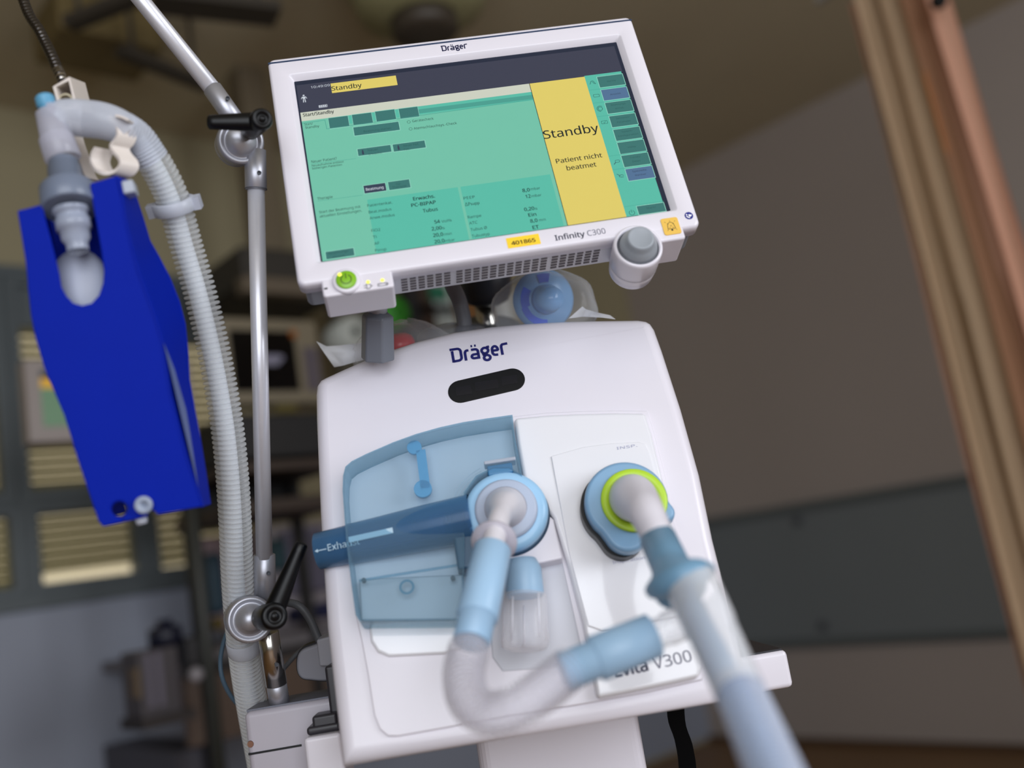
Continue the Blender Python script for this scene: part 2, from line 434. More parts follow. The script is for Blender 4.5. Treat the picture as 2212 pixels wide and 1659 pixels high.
# ================================================================== display unit
D = thing('ventilator_display', 'wide white touch display tilted back above the ventilator, its screen reading standby', 'monitor', MON)
bw, bh, bx0, bz0 = .3767, .265, -.0006, .0013
zb, ztp = bz0 - bh / 2, bz0 + bh / 2 - 0.001
xl, xr = bx0 - bw / 2, bx0 + bw / 2
SW, SH = .331, .2109
N6 = 6
outer = rrect(xl, xr, zb, ztp, .007, N6); oin = rrect(-SW / 2 - .006, SW / 2 + .006, -SH / 2 - .006, SH / 2 + .006, .004, N6)
inn = rrect(-SW / 2, SW / 2, -SH / 2, SH / 2, .0015, N6)
b = MB(); n = len(outer)
rings = []
for pts, y in ((outer, .009), (rrect(xl, xr, zb, ztp, .007, N6), -.003), (rrect(xl + .0012, xr - .0012, zb + .0012, ztp - .0012, .006, N6), -.0054),
               (rrect(xl + .0032, xr - .0032, zb + .0032, ztp - .0032, .005, N6), -.006), (oin, -.006), (rrect(-SW / 2 - .0048, SW / 2 + .0048, -SH / 2 - .0048, SH / 2 + .0048, .003, N6), -.0055), (inn, .0012)):
    rings.append([(x, y, z) for x, z in pts])
b.loft(rings, True, False)
b.flat(outer, .009)
bez = put('bezel', b, white, parent=D)
put('top_line', (lambda q: q.box(xl + .0006, xr - .0006, -.0063, -.0030, ztp - .0062, ztp - .0044))(MB()), navyline, parent=bez)
# back housing
bk = MB(); bk.prism(rrect(xl + .004, xr - .004, zb + .003, ztp - .004, .006), .009, .040); bk.prism(rrect(xl + .05, xr - .05, zb + .05, ztp - .04, .02), .040, .070)
put('back_housing', bk, grey, parent=D, bevel=.004)
# ventilated underside strip
vx0, vz0 = mp(852, 600); vx1, _ = mp(1340, 535)
vb = MB().box(vx0 - .004, vx1 + .012, .006, .037, zb + .0006, zb + .012)
strip = put('vent_strip', vb, lightgrey, parent=D, bevel=.002)
sl = MB()
def vpx(px, py):                                # pixel on the underside plane -> local x, y
    Mi = MON.inverted(); o = Mi @ Vector(CAM); d = Mi.to_3x3() @ Vector(ray(px, py)); t = (zb - o.z) / d.z
    return o.x + d.x * t, o.y + d.y * t
for (pa, pb, nc) in (((866, 603), (978, 582), 6), ((986, 585), (1188, 553), 11), ((1193, 555), (1303, 533), 6)):
    xa_, xb_ = vpx(pa[0], pa[1])[0], vpx(pb[0], pb[1])[0]
    pit = (xb_ - xa_) / nc
    for i in range(nc):
        for j in range(5):
            sl.box(xa_ + i * pit, xa_ + (i + .72) * pit, .0100 + j * .0048, .0118 + j * .0048, zb - .0001, zb + .003)
put('vent_slots', sl, mat('slot_shadow', (84, 80, 86), 0.8), parent=strip)
# power box with green button
p1 = mp(694, 614); p2 = mp(847, 590); zl = mp(702, 641)[1]; zl2 = mp(849, 619)[1]
pbx = MB(); pbx.prism(rrect(p1[0], p2[0], (zl + zl2) / 2, zb + .012, .003), -.0056, .034)
pbox = put('power_box', pbx, white, parent=D, bevel=.0022)
bc = mp(748, 605, .008)
c3 = lambda y: (bc[0], y, bc[1])
put('button_collar', MB().lathe(c3(-.003), c3(-.02), [(0, .0128), (.0035, .0128), (.005, .0118), (.0052, .0100), (.0052, 0)]), white, parent=pbox)
gb = MB().lathe(c3(-.0078), c3(-.02), [(0, .0092), (.0012, .0092), (.0018, .0085), (.0018, 0)])
pw = put('power_button', gb, green, parent=pbox)
sy = MB()
stroke(sy, [(bc[0] + .0046 * sin(radians(a)), bc[1] + .0046 * cos(radians(a))) for a in range(28, 333, 16)], .0007, -.0098)
stroke(sy, [(bc[0], bc[1] + .0008), (bc[0], bc[1] + .0060)], .0007, -.0098)
put('power_symbol', sy, ink, parent=pw)
lb = mp(734, 595, .008); put('indicator_light', MB().lathe((lb[0], -.0075, lb[1]), (lb[0], -.02, lb[1]), [(0, .0021), (.0022, .0019), (.0028, 0)], 16), led, parent=pbox)
for px, py in ((795, 609), (826, 605)):
    q = mp(px, py, .0058); put('status_light', MB().lathe((q[0], -.0052, q[1]), (q[0], -.02, q[1]), [(0, .0019), (.0008, .0016), (.001, 0)], 16), led, parent=pbox)
sy = MB(); q = mp(704, 623); sy.flat(rrect(q[0] - .0016, q[0] + .0016, q[1] - .0009, q[1] + .0009, .0006), -.00575); put('small_slot', sy, ink, parent=pbox); sy = MB()
q = mp(795, 618)
stroke(sy, [(q[0] - .0012, q[1] + .0024), (q[0] + .001, q[1] + .0024), (q[0] + .0026, q[1] + .001), (q[0] + .0026, q[1] - .001), (q[0] + .001, q[1] - .0024), (q[0] - .0012, q[1] - .0024)], .0005, -.00575, True)
for dz in (.0012, -.0012): stroke(sy, [(q[0] - .0038, q[1] + dz), (q[0] - .0012, q[1] + dz)], .0005, -.00575)
stroke(sy, [(q[0] + .0026, q[1]), (q[0] + .0042, q[1])], .0005, -.00575)
put('plug_symbol', sy, ink, parent=pbox); sy = MB()
q = mp(827, 614)
stroke(sy, [(q[0] - .0044, q[1] + .0013), (q[0] + .0040, q[1] + .0013), (q[0] + .0040, q[1] - .0013), (q[0] - .0044, q[1] - .0013)], .0005, -.00575, True)
stroke(sy, [(q[0] + .0046, q[1] + .0006), (q[0] + .0046, q[1] - .0006)], .0007, -.00575)
for dx in (-.003, .0028): stroke(sy, [(q[0] + dx - .0006, q[1]), (q[0] + dx + .0006, q[1])], .0004, -.00575)
stroke(sy, [(q[0] + .0028, q[1] - .0006), (q[0] + .0028, q[1] + .0006)], .0004, -.00575)
put('battery_symbol', sy, ink, parent=pbox)
# right lobe with alarm button and rotary knob
a1 = mp(1352, 500); a2 = mp(1481, 516); 
z_lobe = mp(1460, 517)[1]; x_lobe = mp(1480, 505)[0]
lob = MB(); lob.prism(rrect(mp(1372, 530)[0], x_lobe, z_lobe, zb + .014, .003), -.0058, .036)
lobe = put('control_lobe', lob, white, parent=D, bevel=.0025)
kc = mp(1379, 531, .009); c3 = lambda y: (kc[0], y, kc[1])
hk = MB().lathe(c3(.034), c3(-.03), [(0, .0215), (.0145, .0228), (.015, .0225), (.0155, .0228), (.040, .0232), (.0425, .0226), (.0432, .0212), (.0430, .0200), (.0385, .0196), (.0385, 0)])
kh = put('knob_housing', hk, white, parent=lobe)
put('knob_seam', MB().lathe(c3(.0190), c3(-.03), [(0, .0231), (.0004, .0231)], caps=False), grey, parent=kh)
put('seal_ring', MB().lathe(c3(-.0042), c3(-.03), [(0, .0196), (.0028, .0194), (.0036, .0184), (.0036, 0)]), dgrey, parent=kh)
kn = MB().lathe(c3(-.006), c3(-.04), [(0, .0172), (.003, .0176), (.006, .0172), (.009, .0150), (.0125, .0134), (.0155, .0128), (.0170, .0118), (.0172, .0105), (.0166, .0095), (.0166, 0)], 48)
put('rotary_knob', kn, mat('knob_rubber', (150, 156, 164), 0.42), parent=lobe)
# alarm silence key
A = [mp(1425, 474), mp(1461, 469), mp(1474, 503), mp(1437, 510)]
ax0 = (A[0][0] + A[3][0]) / 2; ax1 = (A[1][0] + A[2][0]) / 2; az1 = (A[0][1] + A[1][1]) / 2; az0 = (A[2][1] + A[3][1]) / 2
ab = put('alarm_button', MB().prism(rrect(ax0, ax1, az0, az1, .0022), -.0067, -.0050), mat('alarm_amber', (232, 188, 82), 0.5), parent=lobe, bevel=.0003)
sy = MB(); qx, qz = (ax0 + ax1) / 2, (az0 + az1) / 2; k = (ax1 - ax0) / 18.0; Y = -.0069
P = lambda a: [(qx + u * k, qz + v * k) for u, v in a]
stroke(sy, P([(-4, -3.4), (-3.3, 1.4), (-2.4, 3.2), (-.8, 4.4), (.8, 4.4), (2.4, 3.2), (3.3, 1.4), (4, -3.4)]), .0004, Y, True)
sy.flat(circle(qx, qz - 4.9 * k, 1.05 * k, 16), Y)
for (u0, v0, u1, v1) in ((-5.6, 5.6, 5.6, -6.0), (5.6, 5.6, -5.6, -6.0)):
    for t0 in (0, .2, .42, .6, .85):
        t1 = t0 + .10; stroke(sy, P([(u0 + (u1 - u0) * t0, v0 + (v1 - v0) * t0), (u0 + (u1 - u0) * t1, v0 + (v1 - v0) * t1)]), .0003, Y)
stroke(sy, P([(0, 5.2), (0, 6.6)]), .0003, Y)
put('bell_symbol', sy, ink, parent=ab)
# read-the-manual roundel
q = mp(1488, 466); rd = MB().flat(circle(q[0], q[1], .0041), -.00615)
ro = put('manual_roundel', rd, mat('roundel_blue', (16, 28, 130), .4), parent=D)
r2 = MB(); r2.flat(circle(q[0] - .0019, q[1] + .0013, .0008, 12), -.0063)
stroke(r2, [(q[0] - .0026, q[1] - .0002), (q[0] - .0012, q[1] - .0016), (q[0] + .0004, q[1] - .0024)], .0012, -.0063)
r2.flat([(q[0] - .0006, q[1] + .0004), (q[0] + .0006, q[1] + .0018), (q[0] + .0015, q[1] + .0007), (q[0] + .0029, q[1] + .0012), (q[0] + .0024, q[1] - .0008), (q[0] + .0006, q[1] - .0016)], -.0063)
put('roundel_figure', r2, mat('print_white', (235, 235, 240), .5), parent=ro)
# number sticker and lettering
q1, q2 = mp(1095, 518), mp(1167, 531)
zc_ = mp(1130, 521)[1]
stk = put('number_label', MB().box(mp(1095, 525)[0], mp(1167, 520)[0], -.00625, -.0058, zc_ - .0056, zc_ + .0056), mat('sticker_yellow', (250, 208, 40), .5, noise=.01), parent=D)
t = MB(); xs = mp(1105, 529)[0]; text(t, '401865', xs, mp(1131, 526)[1] - .0002, .0050, -.0064, width=mp(1157, 520)[0] - xs, bold=.022); put('number', t, ink, parent=stk)
t = MB(); q1 = mp(1200, 520); q2 = mp(1265, 512); text(t, 'Infinity', q1[0], q1[1], .0072, -.00612, width=q2[0] - q1[0], bold=.02)
q1 = mp(1270, 510); q2 = mp(1309, 504); text(t, 'C300', q1[0], q1[1], .0074, -.00612, width=q2[0] - q1[0])
put('model_lettering', t, mat('slate_print', (58, 62, 88), .5), parent=D)
t = MB(); wordmark(t, mp(955, 111), mp(1012, 104), .0072, -.00615); put('maker_lettering', t, mat('navy_ink', (18, 24, 66), .4), parent=D)

# ------------------------------------------------------------------ the picture on the screen
cols = [('scr_navy', (54, 56, 76)), ('scr_yellow', (228, 208, 104)), ('scr_cream', (208, 212, 196)), ('scr_teal', (114, 196, 170)), ('scr_teal_dark', (70, 160, 145)),
        ('scr_box', (86, 190, 168)), ('scr_button', (52, 116, 112)), ('scr_violet', (78, 112, 150)), ('scr_black', (22, 34, 40)), ('scr_ghost', (36, 88, 86)), ('scr_white', (205, 212, 222)),
        ('scr_edge', (18, 28, 54)), ('scr_edge_light', (148, 216, 196)), ('scr_key', (44, 56, 80))]
smats = []
for nme, c in cols:
    mt = mat(nme, c, .35, emit=1.0, noise=.012, scale=60, spec=.35)
    b_ = mt.node_tree.nodes['Principled BSDF']
    for l in list(mt.node_tree.links):
        if l.to_socket == b_.inputs['Base Color']: mt.node_tree.links.remove(l)
    b_.inputs['Base Color'].default_value = (.01, .012, .014, 1); b_.inputs['Roughness'].default_value = .22; b_.inputs['Emission Strength'].default_value = .93
    smats.append(mt)
NAV, YEL, CRE, TEA, TED, BOX, BUT, VIO, BLK, GHO, WHI, EDG, EDL, KEY = range(14)
sp = lambda x, y: on_plane(MON, x, y, 0.0)
S = MB()
Lx, Rx, Bz, Tz = -SW / 2 - .0005, SW / 2 + .0005, -SH / 2 - .0005, SH / 2 + .0005
def rect(x0, x1, z0, z1, lay, mi): S.add([(x0, -.00008 * lay, z0), (x1, -.00008 * lay, z0), (x1, -.00008 * lay, z1), (x0, -.00008 * lay, z1)], [(0, 1, 2, 3)], mi=mi)
def prect(x0y0, x1y1, lay, mi):
    a, c = sp(*x0y0), sp(*x1y1); rect(min(a[0], c[0]), max(a[0], c[0]), min(a[1], c[1]), max(a[1], c[1]), lay, mi)
rect(Lx, Rx, Bz, Tz, 0, EDG)
zc1 = sp(655, 243)[1]                            # navy/cream edge
zc0 = sp(655, 262)[1]
xs0 = sp(660, 300)[0]; xs1 = sp(1440, 455)[0]
xy0 = .5 * (sp(1143, 182)[0] + sp(1227, 488)[0]); xy1 = .5 * (sp(1262, 166)[0] + sp(1353, 466)[0])
ztop = sp(1262, 166)[1]
rect(Lx + .0015, Rx - .0035, zc1, Tz - .005, 1, NAV)
rect(Lx + .0015, xy0, Bz, zc1, 1, TEA)
rect(Lx + .0015, xy0, zc0, zc1, 2, CRE)
rect(xy0, xy1, Bz, ztop, 3, YEL)
stroke(S, [(xy0, Bz), (xy0, ztop)], .0006, -.0004, mi=BLK)
rect(xy1, xs1 - .001, Bz, ztop + .001, 2, BOX)
# header strip under the cream bar, tabs
zt1 = sp(900, 243)[1]
rect(sp(720, 260)[0], xy0, sp(900, 249)[1], zc0, 2, BOX); rect(sp(905, 245)[0], xy0, sp(1150, 214)[1] , sp(1150, 205)[1], 3, TED)
prect((655, 268), (705, 283), 3, TEA)
stroke(S, [sp(653, 267), sp(702, 260), sp(706, 279), sp(1153, 215)], .0005, -.0004, mi=TED)
for a, c in (((709, 256), (755, 273)), ((760, 249), (806, 266)), ((810, 242), (856, 258)), ((861, 236), (906, 252))):
    prect((a[0] - 1, a[1] - 1), (c[0] + 1, c[1] + 1), 4, EDL); prect(a, c, 5, BUT)
for a, c in (((765, 276), (862, 284)), ((774, 320), (844, 330)), ((850, 310), (919, 320)), ((840, 392), (886, 406))):
    q0 = sp(*a); q1 = sp(*c)
    pass
def btn(tl, br, mi=BUT):
    (x0, z1_), (x1, z0_) = sp(*tl), sp(*br)
    rect(x0 - .0006, x1 + .0006, z0_ - .0006, z1_ + .0006, 4, EDL); rect(x0, x1, z0_, z1_, 5, mi)
btn((763, 276), (864, 281)); btn((772, 323), (846, 328)); btn((848, 313), (920, 319))
btn((785, 402), (835, 412), KEY); btn((838, 394), (887, 405)); btn((703, 545), (766, 552))
# yellow alarm field
(x0, z1_), (x1, z0_) = sp(714, 181), sp(859, 184)
rect(x0, x1, z0_, z1_, 4, YEL)
# value boxes
zbx = sp(793, 432)[1]; x0 = sp(793, 432)[0]; x1 = sp(990, 411)[0]; rect(x0, x1, Bz, zbx, 3, BOX)
x0 = sp(996, 411)[0]; x1 = sp(1190, 384)[0]; rect(x0, x1, Bz, zbx, 3, BOX)
# right hand key column
keys = [((1290, 165), (1345, 181), BUT), ((1296, 192), (1353, 207), VIO), ((1306, 221), (1362, 236), BUT), ((1315, 250), (1372, 265), BUT), ((1324, 279), (1381, 294), BUT),
        ((1333, 308), (1391, 322), BUT), ((1342, 336), (1400, 352), BUT), ((1351, 366), (1410, 382), VIO), ((1376, 444), (1434, 458), BUT)]
kx0 = .5 * (sp(1288, 166)[0] + sp(1376, 446)[0]); kx1 = .5 * (sp(1345, 160)[0] + sp(1432, 440)[0])
zz = [sp(1290, 167), sp(1299, 195), sp(1308, 223), sp(1317, 252), sp(1326, 281), sp(1335, 309), sp(1344, 337), sp(1354, 366), sp(1378, 446)]
hh = sp(1326, 281)[1] - sp(1333, 305)[1]
names = [['Alarme'], ['Ansicht'], ['Beatmungs-', 'einst.'], ['Sensoren/', 'Parameter'], ['System-', 'konfiguration'], ['Hilfe'], ['Trends/', 'Daten'], ['Spezielle', 'Manöver'], ['Start/', 'Standby']]
for (q, nm, kk) in zip(zz, names, keys):
    z1_ = q[1]; z0_ = max(z1_ - hh, Bz)
    rect(kx0 - .0006, kx1 + .0006, z0_ - .0006, z1_ + .0006, 4, EDL); rect(kx0, kx1, z0_, z1_, 5, kk[2])
    for i, s_ in enumerate(nm):
        wds = min(.0022 * .62 * len(s_) * 1.15, .021)
        zz_ = z1_ - .0046 - i * .0048 if len(nm) > 1 else (z0_ + z1_) / 2 - .0012
        if zz_ - .001 > Bz: text(S, s_, (kx0 + kx1) / 2 - wds / 2, zz_, .0024, -.0005, width=wds, mi=GHO if kk[2] == BUT else KEY)
for i in (1, 2, 3, 6, 7, 8):
    z = zz[i][1] + .0016; stroke(S, [(xy1 + .0005, z), (kx1 + .001, z)], .0003, -.0004, mi=TED)
# small icons beside the keys
icx = (xy1 + kx0) / 2
def ic(i): return zz[i][1] - hh * .45
stroke(S, [(icx - .003, ic(0) - .002), (icx - .001, ic(0) + .002), (icx + .001, ic(0) + .002), (icx + .003, ic(0) - .002), (icx + .0015, ic(0) - .0015), (icx, ic(0) + .001)], .0005, -.0004, mi=GHO)
stroke(S, rrect(icx - .003, icx + .003, ic(1) - .0016, ic(1) + .0016, .0004, 1), .0004, -.0004, True, mi=GHO)
stroke(S, circle(icx, ic(2), .0022, 16), .0005, -.0004, True, mi=GHO); stroke(S, circle(icx, ic(2), .0034, 16)[2:-3], .0005, -.0004, mi=GHO)
stroke(S, rrect(icx - .003, icx + .003, ic(3) - .0018, ic(3) + .0018, .0005, 2), .0004, -.0004, True, mi=GHO); stroke(S, [(icx - .0012, ic(3)), (icx - .0002, ic(3) - .001), (icx + .0014, ic(3) + .0012)], .0004, -.0004, mi=GHO)
stroke(S, rrect(icx - .001, icx + .0032, ic(6) - .0006, ic(6) + .002, .0007, 2), .0004, -.0004, True, mi=KEY); stroke(S, [(icx - .001, ic(6) - .0004), (icx - .003, ic(6) - .0026)], .0007, -.0004, mi=KEY)
stroke(S, [(icx - .0034, ic(7) + .0022), (icx - .001, ic(7) + .0002), (icx + .0012, ic(7) + .0008), (icx + .003, ic(7) - .0004)], .0005, -.0004, mi=KEY)
stroke(S, [(icx - .001, ic(7) + .0002), (icx - .0016, ic(7) - .0012), (icx + .0006, ic(7) - .002), (icx + .0026, ic(7) - .002)], .0005, -.0004, mi=KEY)
stroke(S, [(icx + .0026 * sin(radians(a)), ic(8) + .0026 * cos(radians(a))) for a in range(30, 331, 20)], .0005, -.0004, mi=GHO); stroke(S, [(icx, ic(8)), (icx, ic(8) + .0034)], .0005, -.0004, mi=GHO)
put('screen', S, smats, parent=D, label='lit touch screen in teal, navy and yellow')
scr = D.children[-1] if False else [o for o in COL.objects if o.name == 'screen'][0]
# writing
T = MB()
def tx(s, p, h, mi=BLK, end=None, right=False, bold=0.0, lay=7):
    x, z = sp(*p); wd = abs(sp(*end)[0] - x) if end else None
    text(T, s, x, z, h, -.00008 * lay, width=wd, right=right, bold=bold, mi=mi)
tx('10:49:09', (672, 192), .0036, WHI, end=(713, 187))
tx('Standby', (717, 197), .0068, BLK, end=(782, 188), bold=.008)
tx('Start/Standby', (655, 253), .0048, BLK, end=(722, 244), bold=.02)
tx('Start/', (658, 272), .0034, BLK, end=(676, 269)); tx('Standby', (660, 279), .0034, BLK, end=(690, 275))
tx('Gerätecheck', (891, 265), .0036, BLK, end=(937, 259)); tx('Atemschlauchsys.-Check', (894, 281), .0036, BLK, end=(987, 268))
for p in ((883, 264), (887, 279)): q = sp(*p); stroke(T, circle(q[0], q[1], .0016, 16), .0003, -.0004, True, mi=BLK)
tx('Beatmung starten', (786, 287), .0030, GHO, end=(845, 279))
tx('Neuer', (795, 328), .0030, GHO, end=(817, 325)); tx('Erwachs.', (797, 336), .0030, GHO, end=(826, 332))
tx('Neuer Päd.', (872, 318), .0030, GHO, end=(905, 312)); tx('Pat.', (873, 326), .0030, GHO, end=(885, 324))
tx('Neuer Patient?', (673, 353), .0038, BLK, end=(728, 346))
tx('Neuaufnahme entlässt', (674, 361), .0030, BLK, end=(743, 352)); tx('bisherigen Patienten', (675, 367), .0030, BLK, end=(739, 359))
stroke(T, [sp(673, 355), sp(769, 343)], .0003, -.0004, mi=TED)
tx('Beatmung', (791, 413), .0038, WHI, end=(829, 408), bold=.01); tx('O2-', (856, 401), .0030, GHO, end=(867, 399)); tx('Therapie', (848, 408), .0030, GHO, end=(878, 404))
tx('Therapie', (686, 433), .0038, BLK, end=(719, 428)); stroke(T, [sp(686, 435), sp(783, 422)], .0003, -.0004, mi=TED)
tx('Start der Beatmung mit', (690, 462), .0036, BLK, end=(779, 449)); tx('aktuellen Einstellungen.', (691, 471), .0036, BLK, end=(782, 457))
tx('Patientenkat.', (794, 448), .0038, BLK, end=(848, 441)); tx('Beat.modus', (797, 462), .0038, BLK, end=(846, 455)); tx('Anwe.modus', (799, 475), .0038, BLK, end=(853, 468))
tx('FiO2', (803, 502), .0038, BLK, end=(822, 499)); tx('Ti', (806, 516), .0038, BLK, end=(814, 515)); tx('AF', (809, 530), .0038, BLK, end=(820, 528)); tx('Pinsp', (811, 545), .0038, BLK, end=(835, 541))
tx('Erwachs.', (893, 434), .0047, BLK, end=(940, 428), bold=.02); tx('PC-BIPAP', (889, 448), .0047, BLK, end=(942, 440), bold=.02); tx('Tubus', (914, 460), .0047, BLK, end=(946, 454), bold=.015)
tx('54', (939, 484), .0047, BLK, end=(951, 482), bold=.018); tx('Vol%', (954, 482), .0036, BLK, end=(976, 479))
tx('2,00', (933, 499), .0047, BLK, end=(955, 496), bold=.018); tx('s', (956, 496), .0036, BLK, end=(961, 495))
tx('20,0', (936, 513), .0047, BLK, end=(958, 510), bold=.018); tx('/min', (959, 510), .0036, BLK, end=(976, 507))
tx('20,0', (939, 527), .0047, BLK, end=(961, 524), bold=.018); tx('mbar', (962, 524), .0036, BLK, end=(983, 521))
tx('PEEP', (1002, 432), .0038, BLK, end=(1026, 428)); tx('ΔPsupp', (1005, 446), .0038, BLK, end=(1036, 441)); tx('Rampe', (1011, 473), .0038, BLK, end=(1040, 468))
tx('ATC', (1014, 486), .0038, BLK, end=(1032, 484)); tx('Tubus Ø', (1017, 500), .0038, BLK, end=(1052, 494)); tx('Tubustyp', (1020, 514), .0038, BLK, end=(1058, 508))
tx('8,0', (1129, 416), .0047, BLK, end=(1145, 413), bold=.018); tx('mbar', (1147, 412), .0036, BLK, end=(1167, 409)); tx('12', (1136, 429), .0047, BLK, end=(1147, 427), bold=.018); tx('mbar', (1149, 427), .0036, BLK, end=(1170, 424))
tx('0,20', (1133, 457), .0047, BLK, end=(1155, 454), bold=.018); tx('s', (1156, 454), .0036, BLK, end=(1161, 453)); tx('Ein', (1142, 469), .0047, BLK, end=(1159, 466), bold=.015)
tx('8,0', (1146, 482), .0047, BLK, end=(1162, 480), bold=.018); tx('mm', (1165, 479), .0036, BLK, end=(1179, 477)); tx('ET', (1151, 496), .0047, BLK, end=(1165, 494), bold=.015)
tx('Beatmungs-', (710, 551), .0032, GHO, end=(755, 544)); tx('einstell.', (719, 559), .0032, GHO, end=(747, 555))
tx('Standby', (1176, 301), .0122, BLK, end=(1294, 283), bold=.006); tx('Patient nicht', (1202, 354), .0066, BLK, end=(1301, 339), bold=.010); tx('beatmet', (1225, 369), .0066, BLK, end=(1289, 360), bold=.010)
# patient pictogram and battery
q = sp(657, 214)
T.flat(circle(q[0], q[1] + .0040, .0010, 12), -.0006, mi=WHI)
T.flat([(q[0] - .0017, q[1] + .0025), (q[0] + .0017, q[1] + .0025), (q[0] + .0012, q[1] - .0004), (q[0] - .0012, q[1] - .0004)], -.0006, mi=WHI)
for s_ in (-1, 1):
    stroke(T, [(q[0] + s_ * .0017, q[1] + .0024), (q[0] + s_ * .0028, q[1] - .0002)], .0006, -.0006, mi=WHI); stroke(T, [(q[0] + s_ * .0007, q[1] - .0008), (q[0] + s_ * .0010, q[1] - .0046)], .0009, -.0006, mi=WHI)
q = sp(699, 230)
for i in range(4): T.flat(rrect(q[0] - .0042 + i * .0019, q[0] - .0028 + i * .0019, q[1] - .0012, q[1] + .0012, .0002, 1), -.0006, mi=WHI)
stroke(T, rrect(q[0] - .0046, q[0] + .0038, q[1] - .0015, q[1] + .0015, .0004, 1), .0003, -.0006, True, mi=WHI)
for px, py in ((784, 330), (861, 320)):
    q = sp(px, py); T.flat(circle(q[0], q[1] + .0022, .0008, 10), -.0006, mi=KEY); T.flat(rrect(q[0] - .0009, q[0] + .0009, q[1] - .0026, q[1] + .0014, .0003, 1), -.0006, mi=KEY)
put('screen_writing', T, smats, parent=scr)
# ================================================================== ventilator
V = thing('ventilator', 'white ventilator unit with rounded top, black sensor slot and blue translucent valve cover', 'ventilator', BODY)
# housing: profile of the outline, front edge softly rounded
L_ = [(738, 1652), (716, 1466), (703, 1350), (696, 1234), (688, 1100), (683, 980), (680, 900), (679, 845), (681, 826), (689, 814), (702, 807)]
T_ = [(760, 781), (830, 752), (900, 729), (980, 709), (1060, 697), (1140, 690), (1220, 686), (1300, 684), (1380, 683), (1398, 686), (1408, 692), (1416, 704)]
R__ = [(1433, 751), (1474, 877), (1514, 1020), (1543, 1160), (1574, 1282), (1600, 1390), (1625, 1500)]
base_px = L_ + T_ + R__
base = [bp(*q) for q in base_px]
base = base[::-1]
cx = sum(p[0] for p in base) / len(base); cz = sum(p[1] for p in base) / len(base)
def inset(pts, d):
    n = len(pts); out = []
    area_ = sum(pts[i][0] * pts[(i + 1) % n][1] - pts[(i + 1) % n][0] * pts[i][1] for i in range(n)); sg = 1 if area_ > 0 else -1
    for i in range(n):
        a, b, c = Vector(pts[i - 1]), Vector(pts[i]), Vector(pts[(i + 1) % n])
        d1 = (b - a).normalized(); d2 = (c - b).normalized()
        n1 = Vector((-d1.y, d1.x)) * sg; n2 = Vector((-d2.y, d2.x)) * sg
        mm = (n1 + n2).normalized(); k = 1 / max(.5, mm.dot(n1)); out.append(tuple(b + mm * d * k))
    return out
hb = MB(); rg = []
for k in range(7):
    a = radians(90 * k / 6); r = .013
    rg.append([(x, r - r * sin(a) if False else r * (1 - cos(radians(90) - a)) if False else r * (1 - sin(a)), z) for x, z in inset(base, r * (1 - cos(a)))])
rg = rg[::-1]                       # from flat front inwards to the side
zmn, zmx = min(p[1] for p in base), max(p[1] for p in base)
def shear(x, y, z): return (x, y, z + (y - .013) * .34 * max(0, 1 - (z - zmn) / (zmx - zmn)))   # level underside, upright back
back = [shear(x, .13, z) for x, z in inset(base, .002)]
back2 = [shear(x, .22, z) for x, z in inset(base, .012)]
rg2 = rg + [back, back2]
hb.loft(rg2, True, False); hb.flat([(x, z) for x, y, z in rg[0]], rg[0][0][1]); hb.add(back2, [list(range(len(back2)))])
put('housing', hb, white, parent=V)
# top seam of the side shell is not seen; lettering and sensor window
t = MB(); wordmark(t, bp(977, 784), bp(1103, 764), .0165, -.0003); put('maker_lettering', t, navy, parent=V)
e0 = bp(995, 846); e1 = bp(1107, 820); rr = (bp(1050, 808)[1] - bp(1050, 857)[1]) / 2
ang = math.atan2(e1[1] - e0[1], e1[0] - e0[0])
pill = [(e1[0] + rr * cos(ang + radians(a)), e1[1] + rr * sin(ang + radians(a))) for a in range(-90, 91, 12)] + [(e0[0] + rr * cos(ang + radians(a)), e0[1] + rr * sin(ang + radians(a))) for a in range(90, 271, 12)]
sw = put('sensor_window', MB().prism(pill, -.0006, .001), black, parent=V, bevel=.0004)
c = MB()
for f, w_ in ((.06, .008), (.5, .012), (.94, .008)):
    x = e0[0] + (e1[0] - e0[0]) * f; z = e0[1] + (e1[1] - e0[1]) * f
    c.box(x - w_, x + w_, -.0009, -.0004, z - .005, z + .005)
put('sensor', c, mat('sensor_black', (22, 22, 26), .2), parent=sw)

def plate(name, px, y0, y1, mt, par, bevel=.0015, sm=0, off=None, label=None):
    pts = [bp(x, y, -y0 if off is None else off) for x, y in px]
    if sm: pts = smooth2(pts, sm)
    return put(name, MB().prism(pts, y0, y1), mt, parent=par, bevel=bevel, label=label)
# lower front plate with its groove
lp = [(1108, 899), (1180, 891), (1250, 888), (1330, 886), (1398, 887), (1412, 930), (1440, 1040), (1475, 1200), (1510, 1380), (1524, 1440), (1518, 1468), (1400, 1495), (1250, 1522), (1100, 1546), (950, 1574),
      (860, 1590), (838, 1590), (820, 1575), (808, 1545), (795, 1460), (780, 1380), (768, 1330), (750, 1180), (742, 1060), (744, 1022), (755, 1003), (780, 988), (850, 957), (900, 939), (1000, 916)]
fp = plate('front_plate', lp, -.0030, .002, white, V, .0012)
# right hand port panel, glossy
rp = [(1110, 902), (1180, 895), (1250, 892), (1330, 890), (1394, 891), (1408, 935), (1436, 1050), (1470, 1210), (1503, 1370), (1517, 1440), (1511, 1462), (1440, 1478), (1290, 1508), (1278, 1440), (1258, 1340), (1228, 1225), (1196, 1120), (1132, 1040), (1118, 960)]
plate('port_panel', rp, -.0120, .001, white2, V, .004)
gp = [(1190, 985), (1260, 965), (1320, 957), (1380, 954), (1394, 958), (1402, 975), (1426, 1060), (1462, 1230), (1482, 1330), (1300, 1362), (1270, 1352), (1230, 1200)]
plate('port_plate', gp, -.0135, -.010, white2, V, .0012)
